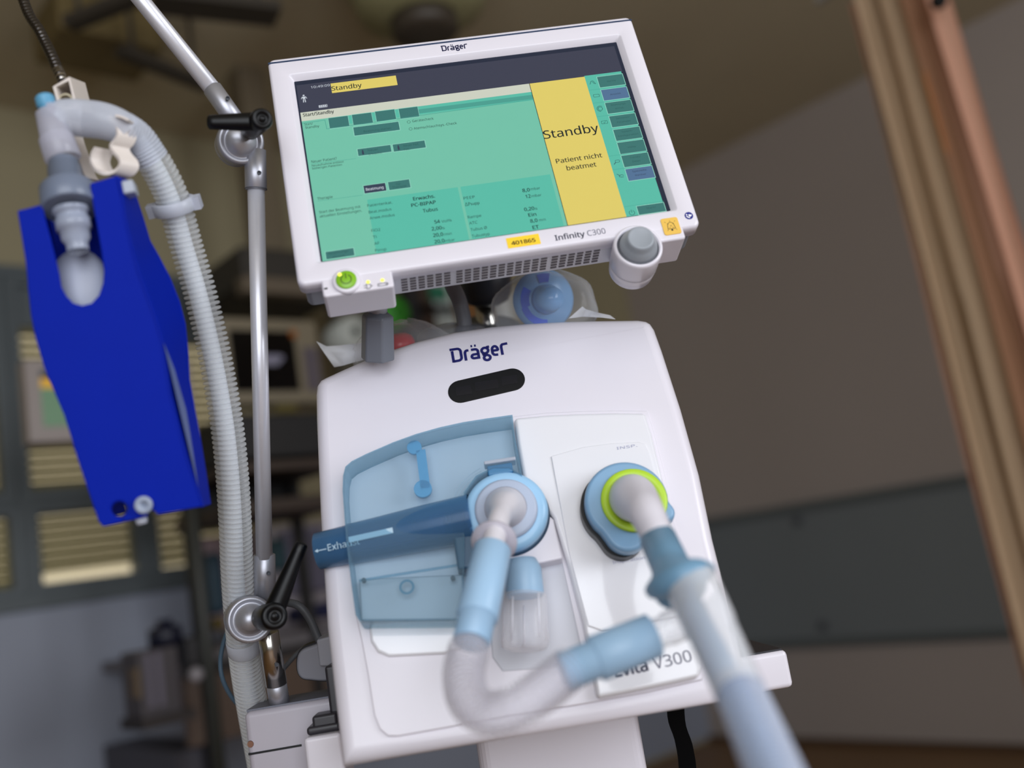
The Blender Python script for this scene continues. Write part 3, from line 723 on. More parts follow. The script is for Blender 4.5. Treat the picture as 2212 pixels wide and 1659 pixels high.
# recessed bay wall and the white block beside the valve
plate('valve_block', [(1130, 1060), (1196, 1122), (1216, 1206), (1150, 1220), (1100, 1215), (1090, 1120)], -.020, 0, white, V, .002)
plate('bay_plate', [(1050, 1225), (1215, 1207), (1258, 1400), (1240, 1440), (1085, 1452), (1062, 1420)], -.0036, 0, lightgrey, V, .002)
plate('pocket_plate', [(796, 1345), (985, 1335), (1000, 1400), (960, 1412), (840, 1418), (815, 1408), (800, 1385)], -.0065, 0, white2, V, .003)

# blue translucent cover over the expiratory bay
cv = [(740, 1060), (741, 1028), (746, 1008), (760, 996), (790, 981), (850, 955), (900, 937), (950, 923), (1000, 912), (1050, 904), (1107, 896), (1112, 940), (1124, 1000), (1128, 1030), (1100, 1012), (1066, 1012), (1030, 1030),
      (1005, 1065), (1000, 1110), (1003, 1160), (1002, 1250), (1001, 1330), (990, 1340), (900, 1341), (790, 1342), (776, 1340), (768, 1328), (760, 1270), (748, 1170)]
co_ = [bp(x, y, .034) for x, y in cv]
cm_ = MB(); n = len(co_)
ci = inset(co_[::-1], .0014)[::-1]
cm_.ring(co_, ci, -.034, -.003)
cm_.flat(co_, -.0342); 
cov = put('valve_cover', cm_, coverblue, parent=V, label='blue translucent hinged cover')
lt = MB(); q = bp(908, 975, .018); q2 = bp(914, 1058, .018)
lt.box(q[0] - .004, q[0] + .005, -.0215, -.016, q2[1], q[1]); lt.lathe((q2[0], -.0215, q2[1]), (q2[0], 0, q2[1]), [(0, .0085), (.005, .0085)], 24)
q = bp(900, 968, .018); lt.lathe((q[0] - .002, -.0215, q[1]), (q[0] - .002, 0, q[1]), [(0, .007), (.004, .007)], 20)
put('cover_latch', lt, mat('latch_blue', (110, 186, 232), .3, alpha=.75), parent=cov)
for px, py in ((787, 1256), (979, 1251)):
    q = bp(px, py, .018); put('cover_screw', MB().lathe((q[0], -.0225, q[1]), (q[0], 0, q[1]), [(0, .0022), (.003, .0022)], 14), dgrey, parent=cov)
q = bp(880, 1271, .018); rm = MB(); stroke(rm, circle(q[0], q[1], .0058, 24), .0022, -.0228, True); put('cover_ring_mark', rm, mat('ring_print', (96, 140, 165), .5), parent=cov)
stroke_b = MB(); a_ = bp(775, 1243, .0225); b_ = bp(1000, 1238, .0225)
stroke_b.box(a_[0], b_[0], -.0238, -.0218, a_[1] - .006, a_[1] - .004); put('cover_rib', stroke_b, coverblue, parent=cov)
# white shelf seen through the cover
plate('bay_shelf', [(775, 1250), (1000, 1240), (1000, 1338), (780, 1340)], -.0120, 0, lightgrey, V, .002)

# outlet tube: deep blue, lying across under the cover and out past the left edge
def W(M, x, y, z): return M @ Vector((x, y, z))
P0 = at(686, 1191, .930); P1 = at(1020, 1118, .925)
ot = MB(); Ln = (P1 - P0).length
ot.lathe(P0, P1, [(0, .0165), (.0005, .0172), (.03, .0182), (.032, .0190), (.06, .0196), (.10, .0212), (Ln, .0222)], 40, caps=False)
ot.lathe(P0, P1, [(0, .0140), (.03, .0150), (Ln, .018)], 40, caps=False)
tb = put('outlet_tube', ot, tubeblue, parent=V, world=True, label='translucent deep blue outlet tube')
ib = MB(); a_ = P0.lerp(P1, .66); b_ = P0.lerp(P1, .83); ib.lathe(a_, b_, [(0, .0), (0, .0150), ((b_ - a_).length, .0150), ((b_ - a_).length, 0)], 24, caps=False)
put('inner_block', ib, mat('inner_light_blue', (110, 178, 222), .3), parent=tb, world=True)
ib = MB(); a_ = P0.lerp(P1, .24); b_ = P0.lerp(P1, .52)
ax = (P1 - P0).normalized(); up = U_v = Vector(U_); up = (up - ax * up.dot(ax)).normalized(); fr_ = ax.cross(up).normalized()
if fr_.dot(Vector(CAM) - P0) < 0: fr_ = -fr_
def on_tube(t, h, r): return P0.lerp(P1, t) + up * h + fr_ * sqrt(max(r * r - h * h, 1e-8))
def tube_patch(mb, t0, t1, h0, h1, r):
    n_ = 4; v = []
    for i in range(n_ + 1):
        h = h0 + (h1 - h0) * i / n_; v += [on_tube(t0, h, r), on_tube(t1, h, r)]
    mb.add(v, [(2 * i, 2 * i + 1, 2 * i + 3, 2 * i + 2) for i in range(n_)])
tube_patch(ib, .24, .52, .004, .009, .0215); put('tube_label', ib, mat('pale_label', (176, 206, 226), .4), parent=tb, world=True)
tl = MB(); vs_, fs_ = text_polys('Exhaust', .01)
x0_ = min(v[0] for v in vs_); x1_ = max(v[0] for v in vs_); kk = .030 / (x1_ - x0_)
tl.add([on_tube(.10, (v[1] * kk) + .0005, .0199) + ax * ((v[0] - x0_) * kk) for v in vs_], fs_)
v = [on_tube(.03, .0030, .0186), on_tube(.09, .0030, .0186), on_tube(.09, .0022, .0186), on_tube(.03, .0022, .0186)]
tl.add(v, [(0, 1, 2, 3)])
tl.add([on_tube(.015, .0026, .0186), on_tube(.035, .0042, .0186), on_tube(.035, .0010, .0186)], [(0, 1, 2)])
put('tube_lettering', tl, mat('print_pale', (176, 204, 222), .5), parent=tb, world=True)

# expiratory valve
def bl(px, py, y): x, z = bp(px, py, -y); return Vector((x, y, z))
ce = bl(1094, 1108, -.026); cen = lambda y: (ce.x, y, ce.z)
vv = MB().lathe(cen(.004), cen(-.1), [(0, .0405), (.024, .0405), (.026, .0395)], 56)
ev = put('expiratory_valve', vv, mat('valve_seam', (36, 66, 92), .4), parent=V, label='round light blue expiratory valve')
vb_ = MB().lathe(cen(-.020), cen(-.1), [(0, .0385), (.010, .0388), (.0135, .0372), (.015, .033), (.0152, .0285)], 56)
put('valve_ring', vb_, mat('valve_blue', (156, 200, 234), .3), parent=ev)
put('membrane_disc', MB().lathe(cen(-.034), cen(-.1), [(0, .0290), (.004, .0288), (.0055, .026), (.006, 0)], 48), mat('membrane', (188, 200, 222), .35, alpha=.85), parent=ev)
tbx = bl(1080, 1014, -.03); mb = MB().box(tbx.x - .012, tbx.x + .012, -.034, -.012, tbx.z - .006, tbx.z + .004)
put('release_tab', mb, mat('tab_blue', (58, 120, 165), .35), parent=ev, bevel=.0015)
ft = MB().box(tbx.x - .014, tbx.x + .016, -.036, -.022, tbx.z + .005, tbx.z + .0085); put('tab_grip', ft, milky, parent=ev, bevel=.001)
arc_ = MB()
for rr_ in (.046, .049, .052):
    pts = [(ce.x + rr_ * cos(radians(a)), ce.z + rr_ * sin(radians(a))) for a in range(110, 176, 6)]
    stroke(arc_, pts, .0009, -.0235)
put('guide_ribs', arc_, milky, parent=ev)
bt = bl(1005, 1175, -.02); mb = MB().box(bt.x - .010, bt.x + .012, -.030, -.004, bt.z - .026, bt.z + .030); put('tube_coupler', mb, mat('coupler_blue', (44, 80, 108), .4), parent=ev, bevel=.003)
# water trap below the valve
wa = bl(1130, 1222, -.030); wb = bl(1134, 1284, -.028); wc = bl(1134, 1400, -.026)
trap = put('trap_collar', MB().lathe(wa, wb, [(-.006, .012), (0, .0150), (.003, .0162), ((wb - wa).length, .0170), ((wb - wa).length + .002, .016)], 36), cuffblue, parent=V, label='light blue collar of the water trap')
cupm = MB().lathe(wb, wc, [(0, .0185), (.002, .0195), (.03, .0200), ((wc - wb).length - .006, .0215), ((wc - wb).length, .019), ((wc - wb).length + .002, .014)], 36)
cup = put('trap_cup', cupm, mat('clear_cup', (246, 244, 250), .1, alpha=.16, noise=.01), parent=trap)
rb = MB()
for a in range(20, 380, 72):
    p = wb.lerp(wc, .1) + Vector((cos(radians(a)) * .0195, sin(radians(a)) * .0195, 0)); p2 = wb.lerp(wc, .9) + Vector((cos(radians(a)) * .0205, sin(radians(a)) * .0205, 0)); rb.tube([p, p2], .0008, 6)
put('cup_ribs', rb, mat('rib_white', (226, 226, 236), .3), parent=cup)

# inspiratory port
ci_ = bl(1352, 1088, -.030); cin = lambda y: (ci_.x, y, ci_.z)
pts = []
for a in range(0, 360, 10):
    r = .0385
    if 225 <= a <= 290: r = .0385 + .010 * sin(radians((a - 225) / 65 * 180))
    if 315 <= a <= 350: r = .0385 + .007 * sin(radians((a - 315) / 35 * 180))
    pts.append((ci_.x + r * cos(radians(a)), ci_.z + r * sin(radians(a))))
pts = smooth2(pts, 3)
ip = put('inspiratory_port', MB().prism([(x - .0035, z - .001) for x, z in pts], -.026, -.012), black, parent=V, label='inspiratory port with lime ring')  # black backing shifted left, standing in for the shadow beside the port
put('port_ring', MB().prism(pts, -.040, -.0215), mat('port_blue', (126, 166, 200), .35), parent=ip, bevel=.004)
cg = bl(1370, 1080, -.042); put('lime_ring', MB().lathe((cg.x, -.0395, cg.z), (cg.x, -.1, cg.z), [(0, .0305), (.003, .0305), (.0042, .0295), (.0042, .0225), (.002, .022)], 48), lime, parent=ip)
t = MB(); q = bp(1355, 968, .0137); text(t, 'INSP.', q[0] - .010, q[1], .0034, -.0139, width=.020, slant=0); put('port_name', t, mat('faint_print', (170, 172, 196), .5), parent=V); t = MB(); q = bp(1352, 1214, .0137); text(t, 'Inspiration', q[0] - .012, q[1], .0035, -.0139, width=.03)
put('port_lettering', t, mat('faint_print', (170, 172, 196), .5), parent=V)
t = MB(); q = bp(1330, 1464, .0122); q2 = bp(1402, 1448, .0122); d_ = Vector((q2[0] - q[0], q2[1] - q[1])).normalized()
text(t, 'Evita', q[0], q[1], .0122, -.0123, width=.0300, bold=.03, dirv=(d_.x, d_.y)); q = bp(1414, 1446, .0122); text(t, 'V300', q[0], q[1], .0124, -.0123, width=.0345, dirv=(d_.x, d_.y))
put('model_lettering', t, mat('grey_print', (84, 84, 108), .5), parent=V)

# ================================================================== trolley
TRM = Matrix.Translation((0.03, 1.05, 0.0)) @ Matrix.Rotation(.062, 4, 'Z')
TR = thing('ventilator_trolley', 'white trolley column and side rails carrying the ventilator', 'trolley', TRM)
a_ = at(1030, 1620, 1.0); b_ = at(1392, 1600, 1.0)
i_ = TRM.inverted(); a_ = i_ @ a_; b_ = i_ @ b_
colm = MB()
xc, hwid = (a_.x + b_.x) / 2, (b_.x - a_.x) / 2

def vprism(mb, pts, z0, z1):
    n = len(pts); v = [(x, y, z0) for x, y in pts] + [(x, y, z1) for x, y in pts]
    mb.add(v, [list(range(n))[::-1], list(range(n, 2 * n))] + [(i, (i + 1) % n, n + (i + 1) % n, n + i) for i in range(n)])
vprism(colm, rrect(xc - hwid, xc + hwid, a_.y - .0, a_.y + .11, .012, 5), 0.16, .945)
put('column', colm, white, parent=TR)
bs = MB()
for s_ in (-1, 1):
    for f in (-1, 1):
        bs.tube([(xc, a_.y + .06, .12), (xc + s_ * .28, a_.y + .06 + f * .26, .09)], [.035, .022], 12)
put('base_legs', bs, lightgrey, parent=TR)
for s_ in (-1, 1):
    for f in (-1, 1):
        put('castor', MB().lathe((xc + s_ * .28 - .012, a_.y + .06 + f * .26, .045), (xc + s_ * .28 + .012, a_.y + .06 + f * .26, .045), [(0, .045), (.024, .045)], 20), dgrey, parent=TR)
# deck under the ventilator
bot = BODY @ Vector((0, .10, bp(1150, 1590)[1] - .004))
dk = MB(); q = i_ @ bot; dk.box(xc - hwid + .01, xc + hwid - .01, a_.y + .01, a_.y + .10, .940, .950); put('deck', dk, lightgrey, parent=TR, bevel=.004)
# right hand box with dark tray
A0 = i_ @ at(1598, 1428, .98); A1 = i_ @ at(1702, 1404, .98); Bz_ = (i_ @ at(1712, 1484, .98)).z
rbx = MB().box(A0.x - .02, A1.x, A0.y, A0.y + .16, Bz_, A1.z); rb_ = put('side_box', rbx, white, parent=TR, bevel=.005)
put('box_tray', MB().box(A0.x - .015, A1.x - .004, A0.y + .004, A0.y + .155, A1.z - .002, A1.z + .0015), mat('tray_black', (26, 26, 34), .35), parent=rb_)
put('side_rail', MB().box(xc + hwid - .02, A0.x + .02, A0.y + .10, A0.y + .14, Bz_ + .004, Bz_ + .03), dgrey, parent=TR, bevel=.003)
# left rail block
C0 = i_ @ at(526, 1545, .985); C1 = i_ @ at(722, 1503, .985); Cz = (i_ @ at(530, 1700, .985)).z
zz_top = (C0.z + C1.z) / 2
lb_ = MB().box(C0.x, C1.x, C0.y, C0.y + .085, Cz, zz_top); lblk = put('rail_block', lb_, mat('block_white_shaded', (182, 177, 187), .4), parent=TR, bevel=.006)  # white darkened, the block's shade is put into its base colour
s0 = i_ @ at(540, 1631, .984); s1 = i_ @ at(652, 1605, .984); put('block_slot', MB().box(s0.x, s1.x, C0.y - .0006, C0.y + .003, (s0.z + s1.z) / 2 - .001, (s0.z + s1.z) / 2 + .001), black, parent=lblk)
s0 = i_ @ at(543, 1606, .984); put('block_screw', MB().lathe((s0.x, C0.y - .001, s0.z), (s0.x, C0.y + .01, s0.z), [(0, .003), (.002, .0034)], 16), mat('copper_screw', (120, 86, 70), .35, metal=.8), parent=lblk)
put('top_pad', MB().box(C0.x + .002, C1.x + .02, C0.y + .006, C0.y + .082, zz_top - .001, zz_top + .0015), mat('pad_grey', (104, 106, 118), .5), parent=lblk)
# clamp in front
E0 = i_ @ at(655, 1598, .94); E1 = i_ @ at(735, 1580, .94)
put('rail_clamp', MB().box(E0.x, E1.x, E0.y, E0.y + .06, E0.z - .08, (E0.z + E1.z) / 2), white, parent=TR, bevel=.004)
cl = MB().box(E0.x + .002, E1.x - .002, E0.y + .01, E0.y + .055, (E0.z + E1.z) / 2, (E0.z + E1.z) / 2 + .008)
k0 = i_ @ at(700, 1555, .965); cl.box(k0.x - .010, k0.x + .014, k0.y - .01, k0.y + .02, k0.z - .018, k0.z + .006)
k1 = i_ @ at(722, 1480, .985); cl.box(k1.x - .006, k1.x + .01, k1.y - .01, k1.y + .03, k1.z - .06, k1.z + .02)
put('clamp_jaw', cl, mat('jaw_dark', (46, 44, 50), .4), parent=TR, bevel=.003)

# ------------------------------------------------------------------ neck between ventilator and display
NK = thing('display_neck', 'grey swivel neck below the power box of the display', 'bracket', Matrix.Translation(at(815, 700, 1.0)))
a0 = at(816, 645, .985); a1 = at(816, 672, .99); a2 = at(816, 745, 1.0)
put('neck_stub', MB().lathe(a0, a1, [(0, .0095), (.016, .0095)], 28), mat('stub_grey', (176, 178, 188), .4), parent=NK, world=True)
put('neck_block', MB().lathe(a1, a2, [(0, .009), (.005, .0165), (.05, .0175)], 6), mat('neck_grey', (112, 116, 126), .4), parent=NK, world=True, bevel=.002)
ps = thing('display_post', 'dark post with silver shaft standing behind the ventilator, under the display', 'post', Matrix.Translation(at(1050, 700, 1.3)))
put('post_sleeve', MB().lathe(at(1046, 520, 1.24), at(1046, 660, 1.26), [(0, .034), (.062, .034), (.074, .030), (.080, .020), (.082, 0)], 32), mat('sleeve_dark', (28, 30, 38), .4), parent=ps, world=True)
put('post_shaft', MB().lathe(at(1046, 655, 1.262), at(1058, 720, 1.27), [(0, .013), (.06, .013)], 24), chrome, parent=ps, world=True)
put('post_foot', MB().lathe(at(1052, 697, 1.26), at(1054, 745, 1.27), [(0, .036), (.004, .042), (.06, .044)], 32), dgrey, parent=ps, world=True)
put('display_arm', MB().tube([MON @ Vector((.03, .065, -.02)), at(1046, 540, 1.24)], .03, 16), dgrey, parent=ps, world=True)
c_ = put('display_cable', MB().tube(spline([at(965, 560, 1.06), at(975, 610, 1.08), at(992, 650, 1.1), at(1003, 700, 1.1), at(1000, 740, 1.1)]), .0085, 14), mat('cable_grey', (112, 112, 118), .5), M=Matrix.Identity(4))
tag(c_, 'thick grey cable dropping from the display to the ventilator top', 'cable')

# ------------------------------------------------------------------ packed items on the ventilator
def bag_mat(nme, c, a): return mat(nme, c, .10, alpha=a, noise=.02, bump=.5, scale=22)
bagm = bag_mat('bag_film', (246, 248, 252), .10)
mk = thing('bagged_filter', 'clear bag holding a round light blue breathing filter on the ventilator top', 'filter', Matrix.Translation(at(1175, 690, 1.08)))
fc = at(1180, 645, 1.10); fd = (Vector(CAM) - fc).normalized() + Vector((.32, 0, -.25)) * -1
fd = (at(1205, 640, 1.04) - at(1172, 646, 1.10)).normalized()
fc = at(1172, 648, 1.10)
fl = MB().lathe(fc, fc + fd, [(-.012, .026), (-.010, .0315), (.0, .0325), (.002, .034), (.006, .034), (.008, .0320), (.013, .030), (.0135, 0)], 48)
fb_ = put('filter_body', fl, mat('filter_blue', (150, 202, 252), .25, transl=.3), parent=mk, world=True)
pf = MB().lathe(fc + fd * .0128, fc + fd, [(0, .0165), (.010, .0160), (.014, .0140), (.030, .0120), (.032, .0)], 32); put('filter_port', pf, mat('filter_port_blue', (140, 194, 250), .2, alpha=.9), parent=mk, world=True)
n1 = Vector(U_); n1 = (n1 - fd * n1.dot(fd)).normalized(); n2 = fd.cross(n1)
def sector(mb, a0, a1, r0, r1, d):
    v = []
    for i in range(9):
        a = radians(a0 + (a1 - a0) * i / 8); e = n1 * cos(a) + n2 * sin(a)
        v += [fc + fd * d + e * r0, fc + fd * d + e * r1]
    mb.add(v, [(2 * i, 2 * i + 1, 2 * i + 3, 2 * i + 2) for i in range(8)])
sgn = 1 if n2.dot(Vector(R_)) < 0 else -1
sc_ = MB(); sector(sc_, sgn * -8, sgn * 22, .019, .0285, .0142); sector(sc_, sgn * 62, sgn * 112, .019, .0285, .0142); sector(sc_, sgn * 112, sgn * 185, .022, .0295, .0142)
put('filter_print', sc_, mat('filter_print_blue', (10, 78, 205), .4), parent=fb_, world=True)
bgm = MB()
def blob(mb, c, rx, ry, rz, seedv, amp=.08, nu=40, nv=24, zcut=None):
    rs = random.Random(seedv); ph = [rs.uniform(0, 6.28) for _ in range(8)]
    R3, U3, F3 = Vector(R_), Vector(U_), Vector(F_); rings = []
    for i in range(nv + 1):
        th = pi * i / nv; ring_ = []
        for k in range(nu):
            a = 2 * pi * k / nu; st = max(sin(th), 1e-3)
            d = 1 + amp * (sin(3 * a + ph[0] + 2 * th) * .5 + sin(5 * a + ph[1] - 3 * th) * .3 + sin(7 * th + ph[2] + a) * .25 + sin(9 * a + 4 * th + ph[3]) * .15)
            ring_.append(c + R3 * rx * st * cos(a) * d + F3 * ry * st * sin(a) * d + U3 * rz * cos(th) * d)
        rings.append(ring_)
    mb.loft(rings, True, False)
blob(bgm, at(1182, 668, 1.09), .058, .04, .042, 3, .09); put('bag', bgm, bagm, parent=mk, world=True)
rd_ = thing('bagged_red_cap', 'clear crinkled bag with a red cap inside, lying on the ventilator top', 'bag', Matrix.Translation(at(870, 745, 1.08)))
rc = at(864, 760, 1.09)
put('red_cap', MB().lathe(rc, rc + Vector((0.02, -.35, 1)).normalized(), [(0, .018), (.010, .018), (.016, .0155), (.0195, .010), (.020, 0)], 32), mat('cap_red', (214, 26, 38), .3), parent=rd_, world=True)
bgm = MB(); blob(bgm, at(880, 775, 1.09), .058, .03, .041, 8, .10); put('bag', bgm, bagm, parent=rd_, world=True)
bgm = MB(); blob(bgm, at(990, 735, 1.11), .045, .03, .018, 12, .12); b2_ = put('flat_bag', bgm, mat('bag_film_grey', (150, 152, 162), .15, alpha=.35, bump=.5, scale=22), M=Matrix.Identity(4)); tag(b2_, 'flattened grey film bag lying between the two bagged items', 'bag')
# white paper pouch: a folded sheet with a flared open end
pp = [[(683, 737), (705, 748), (735, 746), (770, 742), (800, 737)], [(700, 762), (722, 764), (750, 760), (780, 757), (808, 752)], [(722, 793), (740, 790), (760, 784), (790, 776), (815, 768)]]
def sheet(rows, ds, th=.0008):
    mb = MB(); r1 = [[at(x, y, ds[i] + .012 * sin(j * 1.9 + i)) for j, (x, y) in enumerate(r)] for i, r in enumerate(rows)]
    nr, nc = len(r1), len(r1[0]); F3 = Vector(F_)
    v = [p for r in r1 for p in r] + [p + F3 * th for r in r1 for p in r]; f = []
    N_ = nr * nc
    for i in range(nr - 1):
        for j in range(nc - 1):
            a = i * nc + j; f += [(a, a + 1, a + nc + 1, a + nc), (N_ + a, N_ + a + nc, N_ + a + nc + 1, N_ + a + 1)]
    return mb.add(v, f, True)
po = put('paper_pouch', sheet(pp, [1.09, 1.08, 1.085]), mat('pouch_paper', (244, 245, 250), .5, transl=.1, bump=.3), M=Matrix.Identity(4)); tag(po, 'crumpled white pouch sticking out past the left top corner of the ventilator', 'pouch')
pk = put('film_flap', sheet([[(686, 728), (720, 735), (760, 733), (805, 726)], [(705, 748), (735, 748), (770, 744), (800, 740)]], [1.095, 1.095]), bagm, parent=po) if False else None
pq = [[(1228, 688), (1260, 684), (1300, 686), (1330, 690)], [(1258, 662), (1266, 668), (1290, 675), (1318, 681)]]
po2 = put('paper_tab', sheet(pq, [1.06, 1.07]), mat('tab_paper', (228, 228, 234), .5, bump=.2), M=Matrix.Identity(4)); tag(po2, 'white paper corner peeking up beside the bagged filter', 'paper')
# black strap below the body
st = MB().ribbon(spline([at(1458, 1500, 1.0), at(1462, 1560, 1.0), at(1478, 1610, 1.0), at(1486, 1690, 1.0), at(1480, 1900, 1.0)], .006), Vector(R_) + Vector(U_) * -.2, .018, .002)
so = put('strap', st, mat('strap_black', (2, 2, 3), .8, spec=.1), M=Matrix.Identity(4)); tag(so, 'black strap hanging under the right end of the ventilator', 'strap')
# ================================================================== support arm on the rail block
Mw = Matrix.Identity(4)
AR = thing('support_arm', 'silver jointed tube arm with black clamping levers rising from the rail block', 'arm', Matrix.Translation(at(605, 1530, 1.0)))
dA, dB = .955, 1.0
put('lower_tube', MB().tube([at(571, 1205, dB - .003), at(553, 400, dA)], .00815, 36), alu, parent=AR, world=True)
put('upper_tube', MB().tube([at(459, 192, dA + .004), at(-100, -502, dA + .10)], .00815, 36), alu, parent=AR, world=True)
def sleeve(nm, p0, p1, r, mt, par):
    L = (p1 - p0).length
    return put(nm, MB().lathe(p0, p1, [(0, r - .0010), (.0008, r), (L, r)], 40), mt, parent=par, world=True)
def hole(par, c, r=.0021):
    d = (Vector(CAM) - c).normalized()
    return put('grub_screw', MB().lathe(c - d * .004, c + d, [(0, r), (.0042, r), (.0046, r * .8), (.0030, r * .6), (.0030, 0)], 16), dgrey, parent=par, world=True)
# upper joint
ju0 = at(509, 316, .985); ju1 = at(526, 300, .925); jd = (ju1 - ju0).normalized()
jl = put('joint', MB().lathe(ju0, ju0 + jd, [(0, .018), (.002, .0205), (.022, .0212), (.0222, .0204), (.0232, .0204), (.0234, .0216), (.043, .0218), (.047, .0205), (.0475, .0175), (.0455, .0165), (.0455, .0145), (.0500, .0135), (.0505, 0)], 56), alu2, parent=AR, world=True)
sleeve('sleeve', at(458, 191, dA + .004), at(520, 278, dA), .0093, alu2, jl)
sleeve('sleeve', at(553, 410, dA), at(551, 325, dA), .0103, alu2, jl)
put('sleeve_seam', MB().lathe(at(553, 409, dA), at(553, 404, dA), [(0, .0105), (.0008, .0105)], 32), dgrey, parent=jl, world=True)
hole(jl, at(492, 212, .946)); hole(jl, at(560, 373, .945))
def lever(par, hub0, hub1, tip, r0, r1, rh):
    d = (hub1 - hub0).normalized(); L = (hub1 - hub0).length
    mb = MB().lathe(hub0, hub1, [(0, rh * .95), (L * .3, rh), (L * .93, rh), (L, rh * .9), (L + .0003, rh * .55), (L - .0015, rh * .5), (L - .0015, rh * .30), (L + .0004, rh * .22), (L + .0004, 0)], 32)
    a = hub0.lerp(hub1, .72); n_ = 10
    P = [a.lerp(tip, i / n_) for i in range(n_ + 1)]
    R = [r0 + (r1 - r0) * i / n_ for i in range(n_ + 1)]
    P.append(tip + (tip - a).normalized() * .0015); R.append(r1 * .72)
    mb.tube(P, R, 24, squash=.8)
    return put('clamp_lever', mb, black, parent=par, world=True)
lever(jl, at(541, 280, .935), at(567, 256, .885), at(452, 264, .895), .0092, .0066, .0098)
# lower joint
jl0 = at(531, 1332, 1.010); jl1 = at(548, 1343, .945); jd = (jl1 - jl0).normalized()
jb = put('joint', MB().lathe(jl0, jl0 + jd, [(0, .0205), (.002, .0222), (.025, .0226), (.0252, .0212), (.0262, .0212), (.0264, .0228), (.040, .0228), (.043, .0215), (.0435, .0185), (.0415, .0175), (.0415, .0150), (.0465, .0135), (.0470, .0105), (.0520, .0100), (.0525, 0)], 56), alu2, parent=AR, world=True)
sleeve('sleeve', at(571, 1197, dB), at(573, 1300, dB), .0108, alu2, jb)
hole(jb, at(580, 1238, .988))
lever(jb, at(570, 1334, .955), at(594, 1331, .905), at(651, 1176, .93), .0106, .0060, .0125)
sleeve('lower_stub', at(579, 1365, .995), at(597, 1478, 1.0), .0106, chrome, AR)
hole(AR, at(598, 1436, .988))
sleeve('foot_socket', at(597, 1476, 1.0), at(605, 1524, 1.005), .0101, alu2, AR)

# ================================================================== corrugated hose helper
def corrug(path_pts, r0, r1, pitch, seg=26, fin=.32):
    """sharp fins of radius r1 on a wall of radius r0; r0/r1 may be functions of the fraction along"""
    f0 = r0 if callable(r0) else (lambda t: r0); f1 = r1 if callable(r1) else (lambda t: r1)
    sub = pitch / 8; path = spline(path_pts, sub); n = len(path); R = []
    prof = [0, 0, 0, .8, 1, 1, 1, .8]
    for i in range(n): t = i / (n - 1); R.append(f0(t) + (f1(t) - f0(t)) * prof[i % 8])
    return MB().tube(path, R, seg, caps=False)

# ---- long hose from the test lung down behind the arm
hp = [(182, 256, .850), (226, 262, .850), (262, 275, .853), (298, 300, .868), (330, 345, .880), (356, 392, .893), (378, 445, .905), (402, 530, .920), (430, 625, .932), (456, 730, .942), (476, 830, .950), (492, 930, .958), (502, 1030, .967),
      (508, 1130, .978), (512, 1230, .993), (519, 1330, 1.01), (530, 1430, 1.035), (546, 1530, 1.06), (566, 1640, 1.08), (586, 1760, 1.10)]
HP = [at(*q) for q in hp]
HS = thing('breathing_hose', 'long translucent ribbed hose running from the test lung down behind the silver arm', 'hose', Matrix.Translation(HP[-1]))
rs_ = lambda t: .0148 + .0025 * min(1, t * 1.3)
put('ribbed_wall', corrug(HP[4:], lambda t: (.0106 + .0012 * t), lambda t: .0151 + .0018 * t, .0049), fins, parent=HS, world=True)
put('inner_wall', MB().tube([p - Vector(R_) * .0022 for p in spline(HP[3:], .012)], [(.0082 + .0012 * i / 70) for i in range(len(spline(HP[3:], .012)))], 24, caps=False), milkyc, parent=HS, world=True)  # core set left of the axis to imitate the bright band of light
put('upper_bend', corrug(HP[2:5], lambda t: .0138, lambda t: .0148, .0032), milky, parent=HS, world=True)
el = MB(); pth = spline([at(116, 268, .836), at(140, 254, .842)] + HP[:3] + [at(270, 284, .855)], .004); el.tube(pth, [.0142 + .0016 * sin(pi * min(1, i / (len(pth) - 1))) for i in range(len(pth))], 32, caps=False)
put('smooth_elbow', el, milky, parent=HS, world=True)
# collar ring with two lugs
cc = at(377, 446, .905); cdv = (at(402, 530, .920) - at(356, 392, .893)).normalized()
cb = MB().lathe(cc - cdv * .006, cc + cdv, [(0, .0150), (0, .0186), (.0005, .0192), (.0110, .0192), (.0115, .0186), (.0115, .0150)], 40, caps=False)
cdv_ = cdv
sd = Vector(R_) * cos(.28) + Vector(U_) * sin(.28); sd = (sd - cdv * sd.dot(cdv)).normalized(); dn = cdv.cross(sd).normalized()
for s_ in (-1, 1):
    c0 = cc + sd * s_ * .0205; v = []
    for a in (-1, 1):
        for b in (-1, 1):
            for c in (-1, 1): v.append(c0 + sd * a * .0035 + cdv * b * .0058 + dn * c * .006)
    cb.add(v, [(0, 1, 3, 2), (4, 6, 7, 5), (0, 4, 5, 1), (2, 3, 7, 6), (0, 2, 6, 4), (1, 5, 7, 3)])
put('collar_clip', cb, mat('collar_plastic', (214, 218, 230), .3, alpha=.85, transl=.3), parent=HS, world=True)
c0 = at(524, 1380, 1.022); c1 = at(530, 1412, 1.03); put('smooth_joint', MB().lathe(c0, c1, [(0, .0165), (.001, .0172), (.015, .0172), (.016, .0165)], 32, caps=False), milky, parent=HS, world=True)
